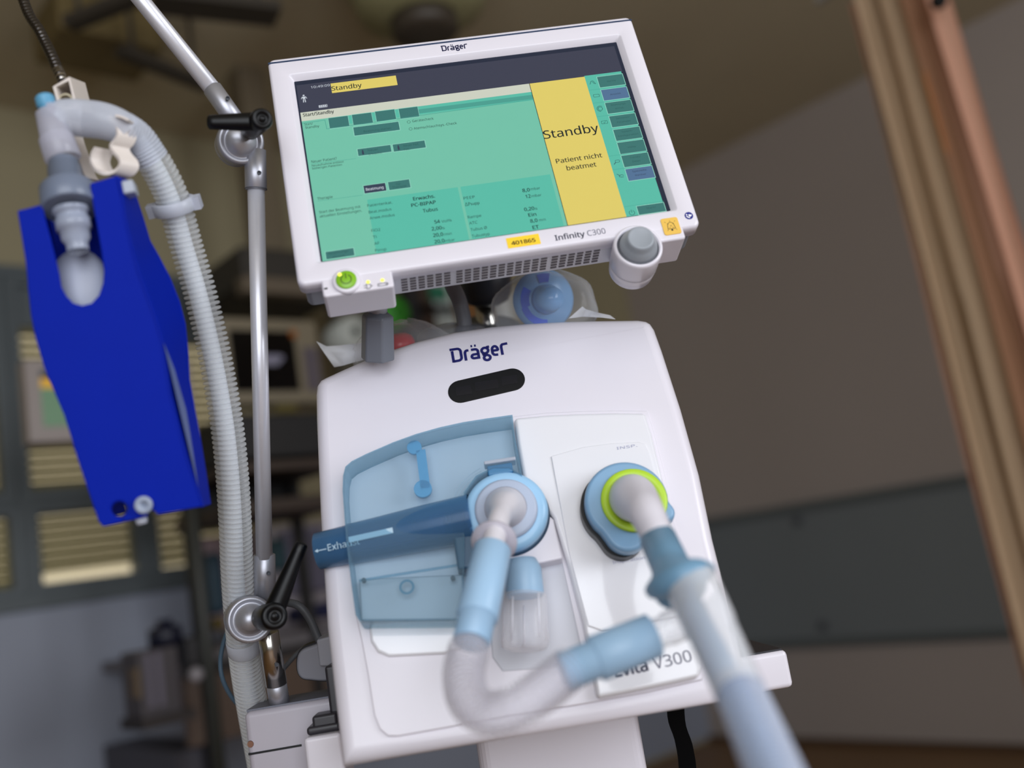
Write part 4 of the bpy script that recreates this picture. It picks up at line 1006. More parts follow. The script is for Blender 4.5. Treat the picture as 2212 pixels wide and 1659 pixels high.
# connector at the lung end
Y0, Y1, Y2 = at(103, 222, .835), at(121, 300, .832), at(140, 352, .830)
yc = MB(); L1 = (Y2 - Y0).length
yc.lathe(Y0, Y1, [(0, .0072), (.006, .0078), (.009, .0115), (.03, .0122), (L1 - .016, .0125)], 32, caps=False)
yc.lathe(Y1 - (Y1 - Y0) * .05, Y2, [(0, .0132), (.001, .0140), (.020, .0146), (.021, .0135)], 32, caps=False)
put('swivel_connector', yc, mat('cloudy_connector', (206, 206, 220), .25, alpha=.7, transl=.3), parent=HS, world=True)
cp0 = at(102, 232, .833); cp1 = at(95, 205, .836)
put('port_cap', MB().lathe(cp0, cp1, [(-.006, .0060), (.0, .0062), (.001, .0078), (.003, .0080), (.0042, .0074), (.0052, .0080), (.0085, .0080), (.0100, .0070), (.0102, 0)], 28), mat('cap_light_blue', (96, 160, 196), .35), parent=HS, world=True)

# ================================================================== gooseneck with hose clip
GP = [at(-260, -520, 1.02), at(-120, -330, 1.0), at(-30, -170, .965), at(38, -30, .93), at(62, 30, .915), at(84, 64, .905), at(98, 92, .90), at(112, 120, .893), at(123, 146, .888), at(137, 178, .882)]
GN = thing('gooseneck_holder', 'dark steel gooseneck with a cream clip that holds up the ribbed hose', 'holder', Matrix.Translation(GP[-1]))
pth = spline(GP, .0011); put('gooseneck', MB().tube(pth, [.0040 + .0009 * [0, .8, 1, .8][i % 4] for i in range(len(pth))], 20), steel, parent=GN, world=True)
put('ferrule', MB().lathe(at(125, 150, .887), at(139, 182, .882), [(0, .0048), (.014, .0048), (.015, .004)], 20), chrome, parent=GN, world=True)
# rectangular clip frame open to the front left
def quadring(mb, outer_, inner_, d):
    n = len(outer_); v = outer_ + inner_ + [p + d for p in outer_] + [p + d for p in inner_]; f = []
    for i in range(n):
        j = (i + 1) % n
        f += [(i, j, n + j, n + i), (2 * n + i, 3 * n + i, 3 * n + j, 2 * n + j), (i, 2 * n + i, 2 * n + j, j), (n + i, n + j, 3 * n + j, 3 * n + i)]
    mb.add(v, f)
dv = at(186, 178, .905) - at(152, 165, .868)
o_ = [at(113, 187, .866), at(150, 165, .868), at(168, 236, .862), at(128, 240, .860)]
i2 = [at(120, 188, .866), at(148, 175, .868), at(160, 228, .862), at(131, 232, .860)]
q = MB(); quadring(q, o_, i2, dv); fr1 = put('clip_frame', q, cream, parent=GN, world=True, bevel=.0006)
q = MB(); cc_ = at(148, 222, .872); q.lathe(cc_ - Vector(F_) * .006, cc_ + Vector(F_), [(0, .0052), (0, .0066), (.014, .0066), (.014, .0052)], 24, caps=False); put('clip_barrel', q, mat('old_cream', (196, 186, 160), .4), parent=GN, world=True)
fw = Vector(F_)
s1 = [(254, 256), (262, 268), (273, 290), (268, 306), (258, 318), (264, 332), (276, 346), (278, 360), (266, 374), (246, 378), (226, 370), (216, 352), (218, 336), (226, 322)]
put('hose_hook', MB().ribbon(spline([at(x, y, .846) for x, y in s1], .002), fw + Vector(R_) * .8, .017, .003), cream, parent=GN, world=True)
put('hook_lip', MB().ribbon(spline([at(256, 254, .842), at(270, 257, .842), at(284, 264, .842)], .003), fw, .014, .0018), cream, parent=GN, world=True)
s2 = [(158, 262), (166, 300), (176, 330), (184, 352), (192, 376), (199, 388)]
put('hose_hook', MB().ribbon(spline([at(x, y, .885) for x, y in s2], .003), fw + Vector(R_) * .6, .012, .0024), cream, parent=GN, world=True)

# ================================================================== test lung in its blue holder
TLM = Matrix.Translation(at(230, 760, .80))
# holder axes follow its tilt: x across, y away, z up
ez = (at(150, 420, .800) - at(330, 1115, .800)).normalized(); ex = (at(250, 400, .81) - at(40, 455, .795)); ex = (ex - ez * ex.dot(ez)).normalized(); ey = ez.cross(ex)
TLM = Matrix(((ex.x, ey.x, ez.x, 0), (ex.y, ey.y, ez.y, 0), (ex.z, ey.z, ez.z, 0), (0, 0, 0, 1))); TLM = Matrix.Translation(at(230, 760, .80)) @ TLM
LG = thing('test_lung', 'blue plastic test lung holder with grey collar hanging under the ribbed hose', 'test lung', TLM)
lpx = lambda x, y, off=0.0: on_plane(TLM, x, y, off)
front = [(37, 455), (62, 449), (90, 441)] + [(97, 470), (108, 510), (120, 560), (127, 590), (132, 620), (143, 640), (158, 655), (177, 660), (197, 655), (213, 638), (222, 612), (224, 585), (219, 545), (211, 500), (202, 450), (194, 396)] + \
        [(222, 388), (252, 379), (260, 385), (266, 430), (272, 470), (288, 540), (300, 585), (318, 635), (338, 690), (352, 740), (362, 800), (370, 850), (386, 914), (405, 985), (428, 1055), (440, 1094)] + \
        [(400, 1101), (340, 1112), (332, 1103), (318, 1102), (318, 1116), (270, 1127), (222, 1138), (212, 1125), (190, 1060), (165, 985), (150, 935), (138, 897), (118, 850), (95, 795), (76, 730), (66, 680), (60, 625), (58, 595), (54, 560), (46, 510)]
fl_ = [lpx(*q) for q in front]
hx, hz = lpx(257, 1100); k_ = front.index((270, 1127))               # the round hole, joined to the foot edge by a hairline seam
fl_[k_ + 1:k_ + 1] = [(hx + .0066 * sin(radians(a)), hz - .0066 * cos(radians(a))) for a in [.4] + list(range(15, 346, 15))] + [(hx + .0066 * sin(radians(-.4)), hz - .0066 * cos(radians(-.4)))] + [(fl_[k_][0] - .00005, fl_[k_][1])]
hm = MB(); hm.prism(fl_, 0, .003)
hold = put('holder_plate', hm, bluep, parent=LG, bevel=.0012, label='blue plastic holder')
# side wall along the right edge and its bowed outer line
edge = [(255, 381), (266, 430), (272, 470), (288, 540), (300, 585), (318, 635), (338, 690), (352, 740), (362, 800), (370, 850), (386, 914), (405, 985), (428, 1055), (440, 1094)]
outl = [(284, 390), (297, 430), (310, 470), (325, 520), (345, 555), (368, 600), (388, 650), (401, 700), (407, 760), (410, 820), (421, 880), (433, 940), (446, 1020), (456, 1089)]
Mi = TLM.inverted()
sm_ = MB(); v = []
for (a, b) in zip(edge, outl):
    xa_, za_ = lpx(*a); o = Mi @ Vector(CAM); d = Mi.to_3x3() @ Vector(ray(*b))
    yb_ = .045; t = (yb_ - o.y) / d.y; xb_, zb_ = o.x + d.x * t, o.z + d.z * t
    v.append(((xa_, .0, za_), (xb_, yb_, zb_)))
vv_ = [p for pr in v for p in pr] + [(p[0] - .0025, p[1], p[2]) for pr in v for p in pr]; nn = len(v) * 2; f = []
for i in range(len(v) - 1):
    a = 2 * i; f += [(a, a + 1, a + 3, a + 2), (nn + a, nn + a + 2, nn + a + 3, nn + a + 1)]
    f += [(a + 1, nn + a + 1, nn + a + 3, a + 3), (a, a + 2, nn + a + 2, nn + a)]
f += [(0, nn, nn + 1, 1), (nn - 2, nn - 1, 2 * nn - 1, 2 * nn - 2)]
sm_.add(vv_, f); sm_.f = sm_.f
put('side_wall', sm_, bluep, parent=hold, bevel=.0006)
# bowed left wall and back plate
bo = [(v[i][1][0], v[i][1][2]) for i in range(len(v))]
lf = [(212, 1125), (165, 985), (138, 897), (95, 795), (66, 680), (58, 595), (46, 510), (37, 455)]
bkp = MB(); lfl = [lpx(*q) for q in lf]; lfb = [(x + .012, z) for x, z in lfl]
bkp.prism(bo[:-3] + lfb[1:], .043, .045)
bkp2 = MB(); vl = []
for (x, z), (x2, z2) in zip(lfl, lfb): vl += [(x + .001, .001, z), (x2, .044, z2)]
bkp2_n = len(vl); vl2 = vl + [(x + .002, y, z) for x, y, z in vl]
f = []
for i in range(len(lf) - 1):
    a = 2 * i; f += [(a, a + 1, a + 3, a + 2), (bkp2_n + a, bkp2_n + a + 2, bkp2_n + a + 3, bkp2_n + a + 1)]
bkp2.add(vl2, f)
put('back_plate', bkp, bluep, parent=hold); put('left_wall', bkp2, bluep, parent=hold)
# pale window in the side wall (the bag showing through)
wpz = [(344, 700), (352, 730), (364, 780), (374, 830), (382, 880), (385, 905), (378, 880), (366, 840), (357, 800), (350, 750)]
w3 = []
for q in wpz:
    yy = .010 + .02 * (sin(pi * (q[1] - 700) / 205)) * (1 if q in wpz[:5] else .2)
    pass
w3 = []; oc_ = Mi @ Vector(CAM)
for fr_t in ((7, .02), (7.6, .16), (8.2, .30), (9, .44), (9.8, .52), (10.6, .44), (11.4, .22), (12, .03)):
    i0 = int(fr_t[0]); g = fr_t[0] - i0; a_, b_ = v[i0], v[min(i0 + 1, len(v) - 1)]
    A_ = Vector(a_[0]).lerp(Vector(b_[0]), g); B_ = Vector(a_[1]).lerp(Vector(b_[1]), g); p = A_.lerp(B_, fr_t[1]); w3.append(tuple(p + (oc_ - p).normalized() * .0015))
pt = MB(); pt.add([Vector(p) for p in w3], [list(range(len(w3)))]); put('bag_side', pt, mat('bag_grey_blue', (84, 104, 160), .4), parent=LG)
# clip at the top right corner
xx, zz2 = lpx(268, 400); put('corner_clip', MB().box(xx - .003, xx + .007, .004, .022, zz2 - .006, zz2 + .005), mat('clip_grey', (160, 166, 180), .35), parent=LG, bevel=.0015)
# round hole and button at the foot
put('hole_sleeve', MB().lathe((hx, .0005, hz), (hx, .02, hz), [(0, .0068), (0, .0063), (.006, .0063), (.006, .0068)], 28, caps=False), bluep, parent=hold)
put('hole_rim', MB().lathe((xx + .0022, -.0008, zz2), (xx, .02, zz2), [(0, .0034), (.0004, .0036), (.0004, 0)], 20), mat('hole_light', (150, 138, 84), .5), parent=hold) if False else None
xx, zz2 = lpx(312, 1090); bt_ = put('foot_button', MB().lathe((xx, .002, zz2), (xx, -.05, zz2), [(0, .0062), (.006, .0072), (.008, .0068), (.0082, .0040), (.0070, .0032), (.0070, .0016), (.0040, .0014), (.0040, 0)], 28), mat('button_grey', (146, 156, 176), .35), parent=LG)
xx, zz2 = lpx(302, 1126); put('bag_tail', MB().lathe((xx, .008, zz2 + .006), (xx, .008, zz2 - .003), [(0, .004), (.006, .005), (.009, .004), (.0092, 0)], 16), milky, parent=LG)
# grey collar, cone connector and bag in the slot
g0, g1, g2, g3 = at(137, 350, .825), at(146, 405, .815), at(153, 452, .808), at(172, 560, .802)
ax1 = (g2 - g0).normalized()
gm = MB().lathe(g0, g2, [(0, .0112), (.001, .0118), (.006, .0120), (.0065, .0132), ((g1 - g0).length - .002, .0142), ((g1 - g0).length, .0205), ((g1 - g0).length + .0015, .0218), ((g2 - g0).length - .001, .0222), ((g2 - g0).length, .0210)], 48)
put('grey_collar', gm, mat('collar_grey', (112, 122, 142), .32), parent=LG, world=True)
nk = MB(); L2 = (g3 - g2).length; nk.lathe(g2, g3, [(0, .0140), (.004, .0145), (.0045, .0125), (.009, .0125), (.0095, .0138), (.018, .0135), (.0185, .0115), (.026, .0112), (.030, .0085), (.036, .0085)], 36, caps=False)
put('bag_neck', nk, mat('neck_clear', (168, 176, 196), .15, alpha=.75), parent=LG, world=True)
ctr = at(172, 625, .832)
bb = MB().sphere(ctr, .026, 32, 20, 1, .62, 1.35); put('breathing_bag', bb, mat('bag_silicone', (176, 182, 200), .45, noise=.02), parent=LG, world=True)

# ================================================================== short looped hose on the expiratory valve
SH_ = thing('looped_hose', 'short clear hose looping between two light blue cuffs in front of the ventilator', 'hose', Matrix.Translation(at(1060, 1500, .72)))
e0, e1, e2 = BODY @ bl(1092, 1098, -.038), at(1082, 1100, .872), at(1062, 1192, .825)
put('elbow_connector', MB().tube(spline([e0, e1 + (e0 - e1) * .35, at(1078, 1122, .853), e2], .004), [.0200 - .0105 * min(1, i / 12) for i in range(len(spline([e0, e1 + (e0 - e1) * .35, at(1078, 1122, .853), e2], .004)))], 32), mat('cloudy_white', (212, 208, 214), .3, noise=.01), parent=SH_, world=True)
fl0 = at(1068, 1168, .842); put('elbow_flange', MB().lathe(fl0, fl0 + (e2 - fl0).normalized(), [(0, .010), (.0, .0195), (.003, .0195), (.003, .010)], 36, caps=False), mat('flange_cloud', (206, 200, 212), .3, alpha=.7), parent=SH_, world=True)
q0, q1, q2 = at(1064, 1186, .825), at(1030, 1335, .775), at(1012, 1408, .745)
Lc = (q1 - q0).length
put('upper_cuff', MB().lathe(q0, q1, [(0, .0148), (.001, .0158), (Lc - .001, .0166), (Lc, .0160), (Lc, .0146), (Lc + .022, .0146), (Lc + .0225, .0138)], 40), cuffblue, parent=SH_, world=True)
lp_ = [at(1014, 1395, .748), at(1002, 1458, .725), at(1016, 1516, .702), at(1060, 1541, .690), at(1114, 1528, .686), at(1168, 1494, .692), at(1235, 1440, .71)]
put('ribbed_wall', corrug(lp_, .0128, .0160, .0046), mat('loop_fins', (240, 238, 246), .2, alpha=.14, transl=.3, noise=.01), parent=SH_, world=True)
put('inner_wall', MB().tube(spline(lp_, .01), .0118, 24, caps=False), mat('loop_core', (230, 228, 240), .3, alpha=.20, transl=.3, noise=.01), parent=SH_, world=True)
q0, q1, q2 = at(1216, 1453, .706), at(1285, 1424, .712), at(1412, 1372, .722)
L1_ = (q1 - q0).length; Lc = (q2 - q0).length
put('lower_cuff', MB().lathe(q0, q2, [(0, .0130), (.0005, .0140), (L1_ - .001, .0138), (L1_, .0150), (L1_ + .001, .0166), (Lc - .0006, .0162), (Lc, .0150)], 40), cuffblue, parent=SH_, world=True)
r0_, r1_ = q2, at(1500, 1333, .732)
put('clear_connector', MB().lathe(r0_, r1_, [(0, .0110), (.010, .0112), (.012, .0125), ((r1_ - r0_).length, .0125)], 32, caps=False), clear, parent=SH_, world=True)

# ================================================================== inspiratory hose
IH = thing('inspiratory_hose', 'blue and clear hose curving down to the floor from the lime ringed port', 'hose', Matrix.Translation(at(1700, 1700, .52)))
c0, c1, c2 = BODY @ bl(1366, 1076, -.036), at(1378, 1080, .835), at(1425, 1172, .775)
pp_ = spline([c0, c0.lerp(c1, .7) , at(1392, 1100, .805), at(1412, 1140, .785), c2], .004)
put('elbow_connector', MB().tube(pp_, [.0222 - .0100 * min(1, (i / (len(pp_) - 1)) ** 1.2) for i in range(len(pp_))], 36), mat('elbow_pale', (214, 210, 218), .35, noise=.01), parent=IH, world=True)
d0, d1, d2 = at(1422, 1165, .780), at(1466, 1262, .725), at(1478, 1290, .71)
Lc = (d1 - d0).length
put('port_cuff', MB().lathe(d0, d1, [(0, .0135), (.001, .0146), (Lc * .6, .0150), (Lc * .75, .0158), (Lc * .88, .019), (Lc, .0200), (Lc + .004, .0200), (Lc + .006, .0165)], 40), cuffblue2, parent=IH, world=True)
# wide saddle of the swivel
sdl = MB(); s0, s1 = at(1410, 1277, .722), at(1528, 1232, .715)
pts = spline([s0, at(1452, 1254, .705), at(1490, 1240, .70), s1], .004); nS = len(pts)
sdl.tube(pts, [.0060 + .0055 * sin(pi * i / (nS - 1)) for i in range(nS)], 20, squash=1.2)
put('swivel_saddle', sdl, cuffblue2, parent=IH, world=True)
f0, f1 = at(1494, 1262, .705), at(1600, 1500, .612)
Lc = (f1 - f0).length
put('clear_sleeve', MB().lathe(f0, f1, [(0, .0190), (.002, .0196), (Lc * .42, .0180), (Lc * .45, .0170), (Lc, .0158)], 40, caps=False), mat('sleeve_clear', (246, 248, 254), .05, alpha=.40, coat=.5, noise=.01), parent=IH, world=True)
put('blue_insert', MB().lathe(f0 - Vector(R_) * .0085, f1 - Vector(R_) * .005, [(0, .0095), (Lc * .5, .0098), (Lc, .0104)], 32), mat('insert_blue', (88, 138, 180), .2), parent=IH, world=True)
hh_ = [at(1592, 1482, .620), at(1620, 1545, .592), at(1652, 1620, .56), at(1690, 1710, .525), at(1740, 1830, .48)]
put('ribbed_wall', corrug(hh_, .0128, .0158, .0042), mat('insp_fins', (226, 232, 246), .15, alpha=.34, transl=.3, noise=.01), parent=IH, world=True)
put('inner_wall', MB().tube([p - Vector(R_) * .0030 for p in spline(hh_, .01)], .0108, 28, caps=False), mat('insp_core', (112, 156, 202), .25, noise=.02), parent=IH, world=True)
# thin sampling line along the sleeve
put('sensor_lead', MB().tube(spline([at(1530, 1240, .71), at(1560, 1285, .70), at(1580, 1330, .69), at(1580, 1365, .68)], .004), .0011, 8), dgrey, parent=IH, world=True)
# cables and hand piece at the left
k = thing('grey_probe', 'grey oval probe with dark rim beside the lower left edge of the ventilator', 'probe', Matrix.Translation(at(690, 1450, 1.02)))
pr = [at(x, y, 1.02) for x, y in ((640, 1440), (645, 1412), (668, 1398), (720, 1390), (720, 1465), (665, 1470), (646, 1462))]
def slab(mb, P, d):
    n = len(P); mb.add(P + [p + d for p in P], [list(range(n)), list(range(n, 2 * n))[::-1]] + [(i, (i + 1) % n, n + (i + 1) % n, n + i) for i in range(n)])
q = MB(); P_ = [Vector(p) for p in smooth2([tuple(p) for p in pr], 5)]; slab(q, P_, Vector(F_) * .03); put('probe_shell', q, mat('probe_grey', (132, 132, 140), .45), parent=k, world=True, bevel=.003)
q = MB(); cen_ = sum(P_, Vector()) / len(P_); P2 = [cen_ + (p - cen_) * 1.09 + Vector(F_) * .006 for p in P_]; slab(q, P2, Vector(F_) * .012); put('probe_rim', q, mat('rim_dark', (18, 18, 24), .4), parent=k, world=True)
q = MB(); slab(q, [at(x, y, 1.015) for x, y in ((683, 1383), (712, 1375), (722, 1440), (690, 1440))], Vector(F_) * .02); put('probe_block', q, mat('probe_light', (150, 150, 158), .45), parent=k, world=True, bevel=.002)
put('probe_cable', MB().tube(spline([at(612, 1300, 1.04), at(645, 1308, 1.03), at(668, 1335, 1.03), at(682, 1365, 1.03), at(696, 1400, 1.03)], .006), [.003] * 4 + [.0032] * 40 if False else .0042, 12), mat('cable_dark_grey', (78, 80, 84), .5), parent=k, world=True)
o = put('grey_lead', MB().tube(spline([at(600, 1460, 1.05), at(632, 1422, 1.05), at(655, 1402, 1.05), at(688, 1392, 1.04)], .006), .0026, 10), mat('lead_grey', (92, 94, 98), .5), M=Mw); tag(o, 'thin grey lead curving up behind the grey oval probe', 'cable')
o = put('blue_grey_lead', MB().tube(spline([at(496, 1350, 1.06), at(482, 1392, 1.06), at(476, 1430, 1.06), at(482, 1470, 1.06), at(505, 1512, 1.07), at(540, 1545, 1.08)], .006), .0024, 10), mat('lead_blue', (70, 92, 110), .4), M=Mw); tag(o, 'thin blue grey lead bowing out left of the ribbed hose', 'cable')
# ================================================================== things standing further back
def rbox(x0, x1, y0, y1, z0, z1): return MB().box(x0, x1, y0, y1, z0, z1)
def rthing(name, label, cat, loc, group=None): return thing(name, label, cat, RM @ Matrix.Translation(loc), group)
def rput(name, mb, mt, par, bevel=0.0, label=None):
    """mesh written in room coordinates, parented to a room thing"""
    mb2 = MB(); mb2.v = [RM @ Vector(v) for v in mb.v]; mb2.f = mb.f; mb2.sm = mb.sm; mb2.mi = mb.mi
    return put(name, mb2, mt, parent=par, world=True, bevel=bevel, label=label)
# second ventilator display, on a pole arm, before the window
Yd = 2.58
(x0, z1_), (x1, z0_) = wpx(47, 778, Yd), wpx(238, 955, Yd)
x0 = .5 * (wpx(47, 778, Yd)[0] + wpx(68, 955, Yd)[0]); x1 = x0 + .43; z1_ = wpx(50, 775, Yd)[1]; z0_ = wpx(68, 957, Yd)[1]
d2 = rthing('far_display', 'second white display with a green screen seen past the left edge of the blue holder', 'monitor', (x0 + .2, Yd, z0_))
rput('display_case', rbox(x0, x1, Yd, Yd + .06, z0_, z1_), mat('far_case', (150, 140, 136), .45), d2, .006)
sx0, sx1, sz0, sz1 = x0 + .035, x1 - .03, z0_ + .04, z1_ - .03
so_ = rput('display_screen', rbox(sx0, sx1, Yd - .002, Yd + .01, sz0, sz1), mat('far_screen_green', (84, 116, 88), .4, emit=.4), d2)
H_ = sz1 - sz0
rput('screen_bar', rbox(sx0, sx1, Yd - .003, Yd, sz1 - H_ * .13, sz1), mat('far_screen_navy', (22, 32, 58), .4, emit=.2), so_)
rput('screen_alarm', rbox(sx0, sx1, Yd - .003, Yd, sz1 - H_ * .32, sz1 - H_ * .14), mat('far_screen_amber', (176, 132, 22), .4, emit=.6), so_)
rput('screen_keys', rbox(sx0 + .10, sx1, Yd - .003, Yd, sz0 + H_ * .40, sz0 + H_ * .46), mat('far_screen_dark', (46, 70, 58), .4, emit=.3), so_)
rput('display_bracket', MB().tube([(x0 + .2, Yd + .03, z0_ + .12), (x0 + .32, Yd + .140, z0_ + .05), (wpx(412, 1000, Yd + .14)[0], Yd + .14, z0_ + .05)], .022, 10), dgrey, d2)
# drip pole
xp, _ = wpx(425, 1200, Yd + .14)
pl = rthing('drip_pole', 'dark vertical pole on wheels standing between the window and the wall counter', 'pole', (xp, Yd + .14, 0))
rput('pole_shaft', MB().tube([(xp, Yd + .14, .08), (xp, Yd + .14, wpx(400, 1020, Yd + .14)[1] + .5)], .019, 14), mat('pole_dark', (44, 46, 42), .45), pl)
lg = MB()
for a in range(0, 360, 72): lg.tube([(xp, Yd + .14, .09), (xp + .08 * cos(radians(a)), Yd + .14 + .12 * sin(radians(a)), .05)], .014, 8)
rput('pole_foot', lg, dgrey, pl)

# ultrasound type monitor behind the arm
Yu = 2.65
u = lambda x, y: wpx(x, y, Yu)
ux0, ux1 = u(488, 790)[0], u(693, 770)[0]; uz1 = u(590, 688)[1]; uz0 = u(600, 872)[1]
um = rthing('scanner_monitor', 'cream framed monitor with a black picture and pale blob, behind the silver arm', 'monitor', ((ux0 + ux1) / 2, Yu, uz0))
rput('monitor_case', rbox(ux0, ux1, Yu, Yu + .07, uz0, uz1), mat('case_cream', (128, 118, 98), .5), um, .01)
bx0_, bx1_ = ux0 + .02, u(640, 770)[0]; bz1_, bz0_ = u(590, 715)[1], u(600, 845)[1]
ms = rput('monitor_screen', rbox(bx0_, bx1_, Yu - .002, Yu + .01, bz0_, bz1_), mat('monitor_black', (5, 5, 7), .15), um)
ex_, ez_ = u(583, 778); rput('screen_picture', MB().flat([], 0) if False else MB().add([(ex_ + .040 * cos(a) * (1 + .25 * sin(3 * a)), Yu - .003, ez_ + .022 * sin(a) * (1 + .3 * cos(2 * a))) for a in [2 * pi * k / 24 for k in range(24)]], [list(range(24))]), mat('scan_glow', (92, 90, 104), .5, emit=.6, noise=.5, scale=40), ms)
ex_, ez_ = u(632, 722); rput('orange_key', rbox(ex_ - .010, ex_ + .012, Yu - .004, Yu, ez_ - .012, ez_ + .012), mat('key_orange', (150, 84, 10), .5), um)
rput('panel_strip', rbox(u(655, 770)[0], ux1 - .012, Yu - .004, Yu, bz0_, bz1_ - .05), mat('strip_lilac', (92, 84, 92), .5), um)
# dark cart carrying it
kx0, kx1 = u(440, 900)[0], u(720, 900)[0]
ct = rthing('equipment_cart', 'dark equipment cart with shelves and instruments below the cream framed monitor', 'cart', ((kx0 + kx1) / 2, Yu + .1, 0))
dkc = mat('cart_dark', (30, 29, 30), .6)
zA, zB_, zC = uz0 - .04, u(600, 1000)[1], u(600, 1080)[1]
rput('top_shelf', rbox(kx0 + .03, kx1, Yu - .05, Yu + .34, zA - .13, zA), dkc, ct, .01)
rput('back_panel', rbox(kx0 + .05, kx1, Yu + .30, Yu + .34, zC, zA), dkc, ct)
rput('middle_shelf', rbox(kx0 + .02, kx1, Yu - .06, Yu + .32, zB_ - .03, zB_), mat('shelf_brown', (62, 50, 42), .6), ct, .005)
rput('lower_shelf', rbox(kx0 + .02, kx1, Yu - .06, Yu + .32, zC - .04, zC), mat('shelf_brown2', (58, 46, 38), .6), ct, .005)
for s_ in (kx0 + .04, kx1 - .02):
    rput('upright', rbox(s_ - .015, s_ + .015, Yu + .25, Yu + .29, .1, zA), dkc, ct)
for i, (px, py, c) in enumerate(((470, 905, (70, 60, 20)), (600, 890, (88, 78, 22)))):
    q = u(px, py); rput('yellow_tag', rbox(q[0] - .035, q[0] + .035, Yu - .056, Yu - .05, q[1] - .012, q[1] + .012), mat('tag_yellow_%d' % i, c, .5), ct)
for i, (px, py, w_, h_, c) in enumerate(((520, 985, .06, .04, (52, 50, 52)), (600, 975, .05, .05, (62, 58, 60)), (668, 985, .04, .04, (22, 22, 26)))):
    q = u(px, py); o = put('instrument', rbox(q[0] - w_, q[0] + w_, Yu + .02, Yu + .16, zB_ + .002, zB_ + .002 + 2 * h_), mat('instrument_%d' % i, c, .5), M=RM, bevel=.01)
    tag(o, ('dark grey instrument at the left of the cart shelf', 'mid grey instrument in the middle of the cart shelf', 'black instrument at the right of the cart shelf')[i], 'instrument')
# wall hung dark unit above the monitor
q0, q1 = wpx(470, 660, 3.0), wpx(700, 590, 3.0)
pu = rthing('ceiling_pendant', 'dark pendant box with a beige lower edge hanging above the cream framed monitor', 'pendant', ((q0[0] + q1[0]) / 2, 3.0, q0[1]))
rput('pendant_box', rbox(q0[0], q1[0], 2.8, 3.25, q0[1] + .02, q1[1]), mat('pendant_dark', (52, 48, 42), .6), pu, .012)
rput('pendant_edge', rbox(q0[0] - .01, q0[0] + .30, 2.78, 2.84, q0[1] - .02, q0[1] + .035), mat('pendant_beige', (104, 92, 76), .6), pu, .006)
rput('pendant_column', rbox((q0[0] + q1[0]) / 2 - .04, (q0[0] + q1[0]) / 2 + .06, 2.98, 3.08, q1[1], CEIL), mat('pendant_tube', (112, 100, 80), .6), pu, .01)
q = wpx(606, 500, WY - .04)[0]; o = put('wall_duct', rbox(q - .05, q + .03, WY - .045, WY, 1.6, CEIL), mat('duct_beige', (150, 138, 112), .6), M=RM, bevel=.006); tag(o, 'beige vertical wall duct between the silver arm and the display', 'duct')

# things seen between display and ventilator
def sp_box(name, label, cat, x0y0, x1y1, Y, dep, mt, bevel=.004):
    a, c = wpx(*x0y0, Y), wpx(*x1y1, Y); xa_, xb_ = sorted((a[0], c[0])); za_, zb_ = sorted((a[1], c[1]))
    o = put(name, rbox(xa_, xb_, Y, Y + dep, za_, zb_), mt, M=RM, bevel=bevel); tag(o, label, cat); return o
wr = rthing('supply_rack', 'white wall rack holding a green roll and a white roll, seen under the display', 'rack', (wpx(850, 760, 2.9)[0], 2.9, wpx(850, 760, 2.9)[1]))
a, c = wpx(735, 790, 2.95), wpx(1030, 590, 2.95)
rput('rack_back', rbox(a[0], c[0], 2.95, 2.99, a[1] - .1, c[1] + .05), mat('rack_board', (86, 80, 66), .6), wr)
for i, (px, w_, mt) in enumerate(((895, .030, dkc), (925, .028, mat('rack_brown', (70, 52, 40), .6)), (950, .05, mat('rack_pale', (176, 182, 178), .5)), (985, .028, mat('rack_pale2', (192, 200, 196), .5)))):
    q = wpx(px, 660, 2.9); rput('rack_post', rbox(q[0] - w_, q[0] + w_, 2.9, 2.95, q[1] - .25, q[1] + .30), mt, wr)
q = wpx(950, 668, 2.88); rput('rack_bar', rbox(q[0] - .09, q[0] + .08, 2.87, 2.9, q[1] - .012, q[1] + .012), black, wr)
q = wpx(945, 630, 2.88); rput('rack_sign', rbox(q[0] - .03, q[0] + .05, 2.885, 2.9, q[1] - .03, q[1] + .03), mat('sign_green', (40, 110, 84), .5), wr)
def roll(name, label, px, py, r, mt, mt2):
    q = wpx(px, py, 2.8); R3 = rthing(name, label, 'roll', (q[0], 2.8, q[1]))
    rput('roll_body', MB().lathe((q[0], 2.78, q[1]), (q[0], 2.9, q[1]), [(0, r * .3), (0, r), (.12, r)], 28, caps=False), mt, R3)
    rput('roll_core', MB().lathe((q[0], 2.785, q[1]), (q[0], 2.9, q[1]), [(0, r * .36), (.1, r * .36)], 20), mt2, R3)
roll('tape_roll', 'bright green tape roll just right of the grey swivel neck', 852, 676, .052, mat('roll_green', (56, 150, 40), .5), mat('roll_green_core', (20, 60, 20), .5))
roll('paper_roll', 'white paper roll just above the crumpled white pouch', 762, 720, .058, mat('roll_white', (190, 194, 188), .6), mat('roll_dark', (24, 34, 28), .5))
sp_box('brown_door_edge', 'brown wooden post seen between the grey cable and the dark display post', 'post', (1006, 760), (1026, 600), 2.4, .03, mat('wood_brown', (108, 72, 36), .5))
sp_box('white_post', 'white upright seen just right of the dark display post', 'post', (1084, 700), (1096, 590), 2.4, .04, mat('upright_white', (190, 192, 190), .5))

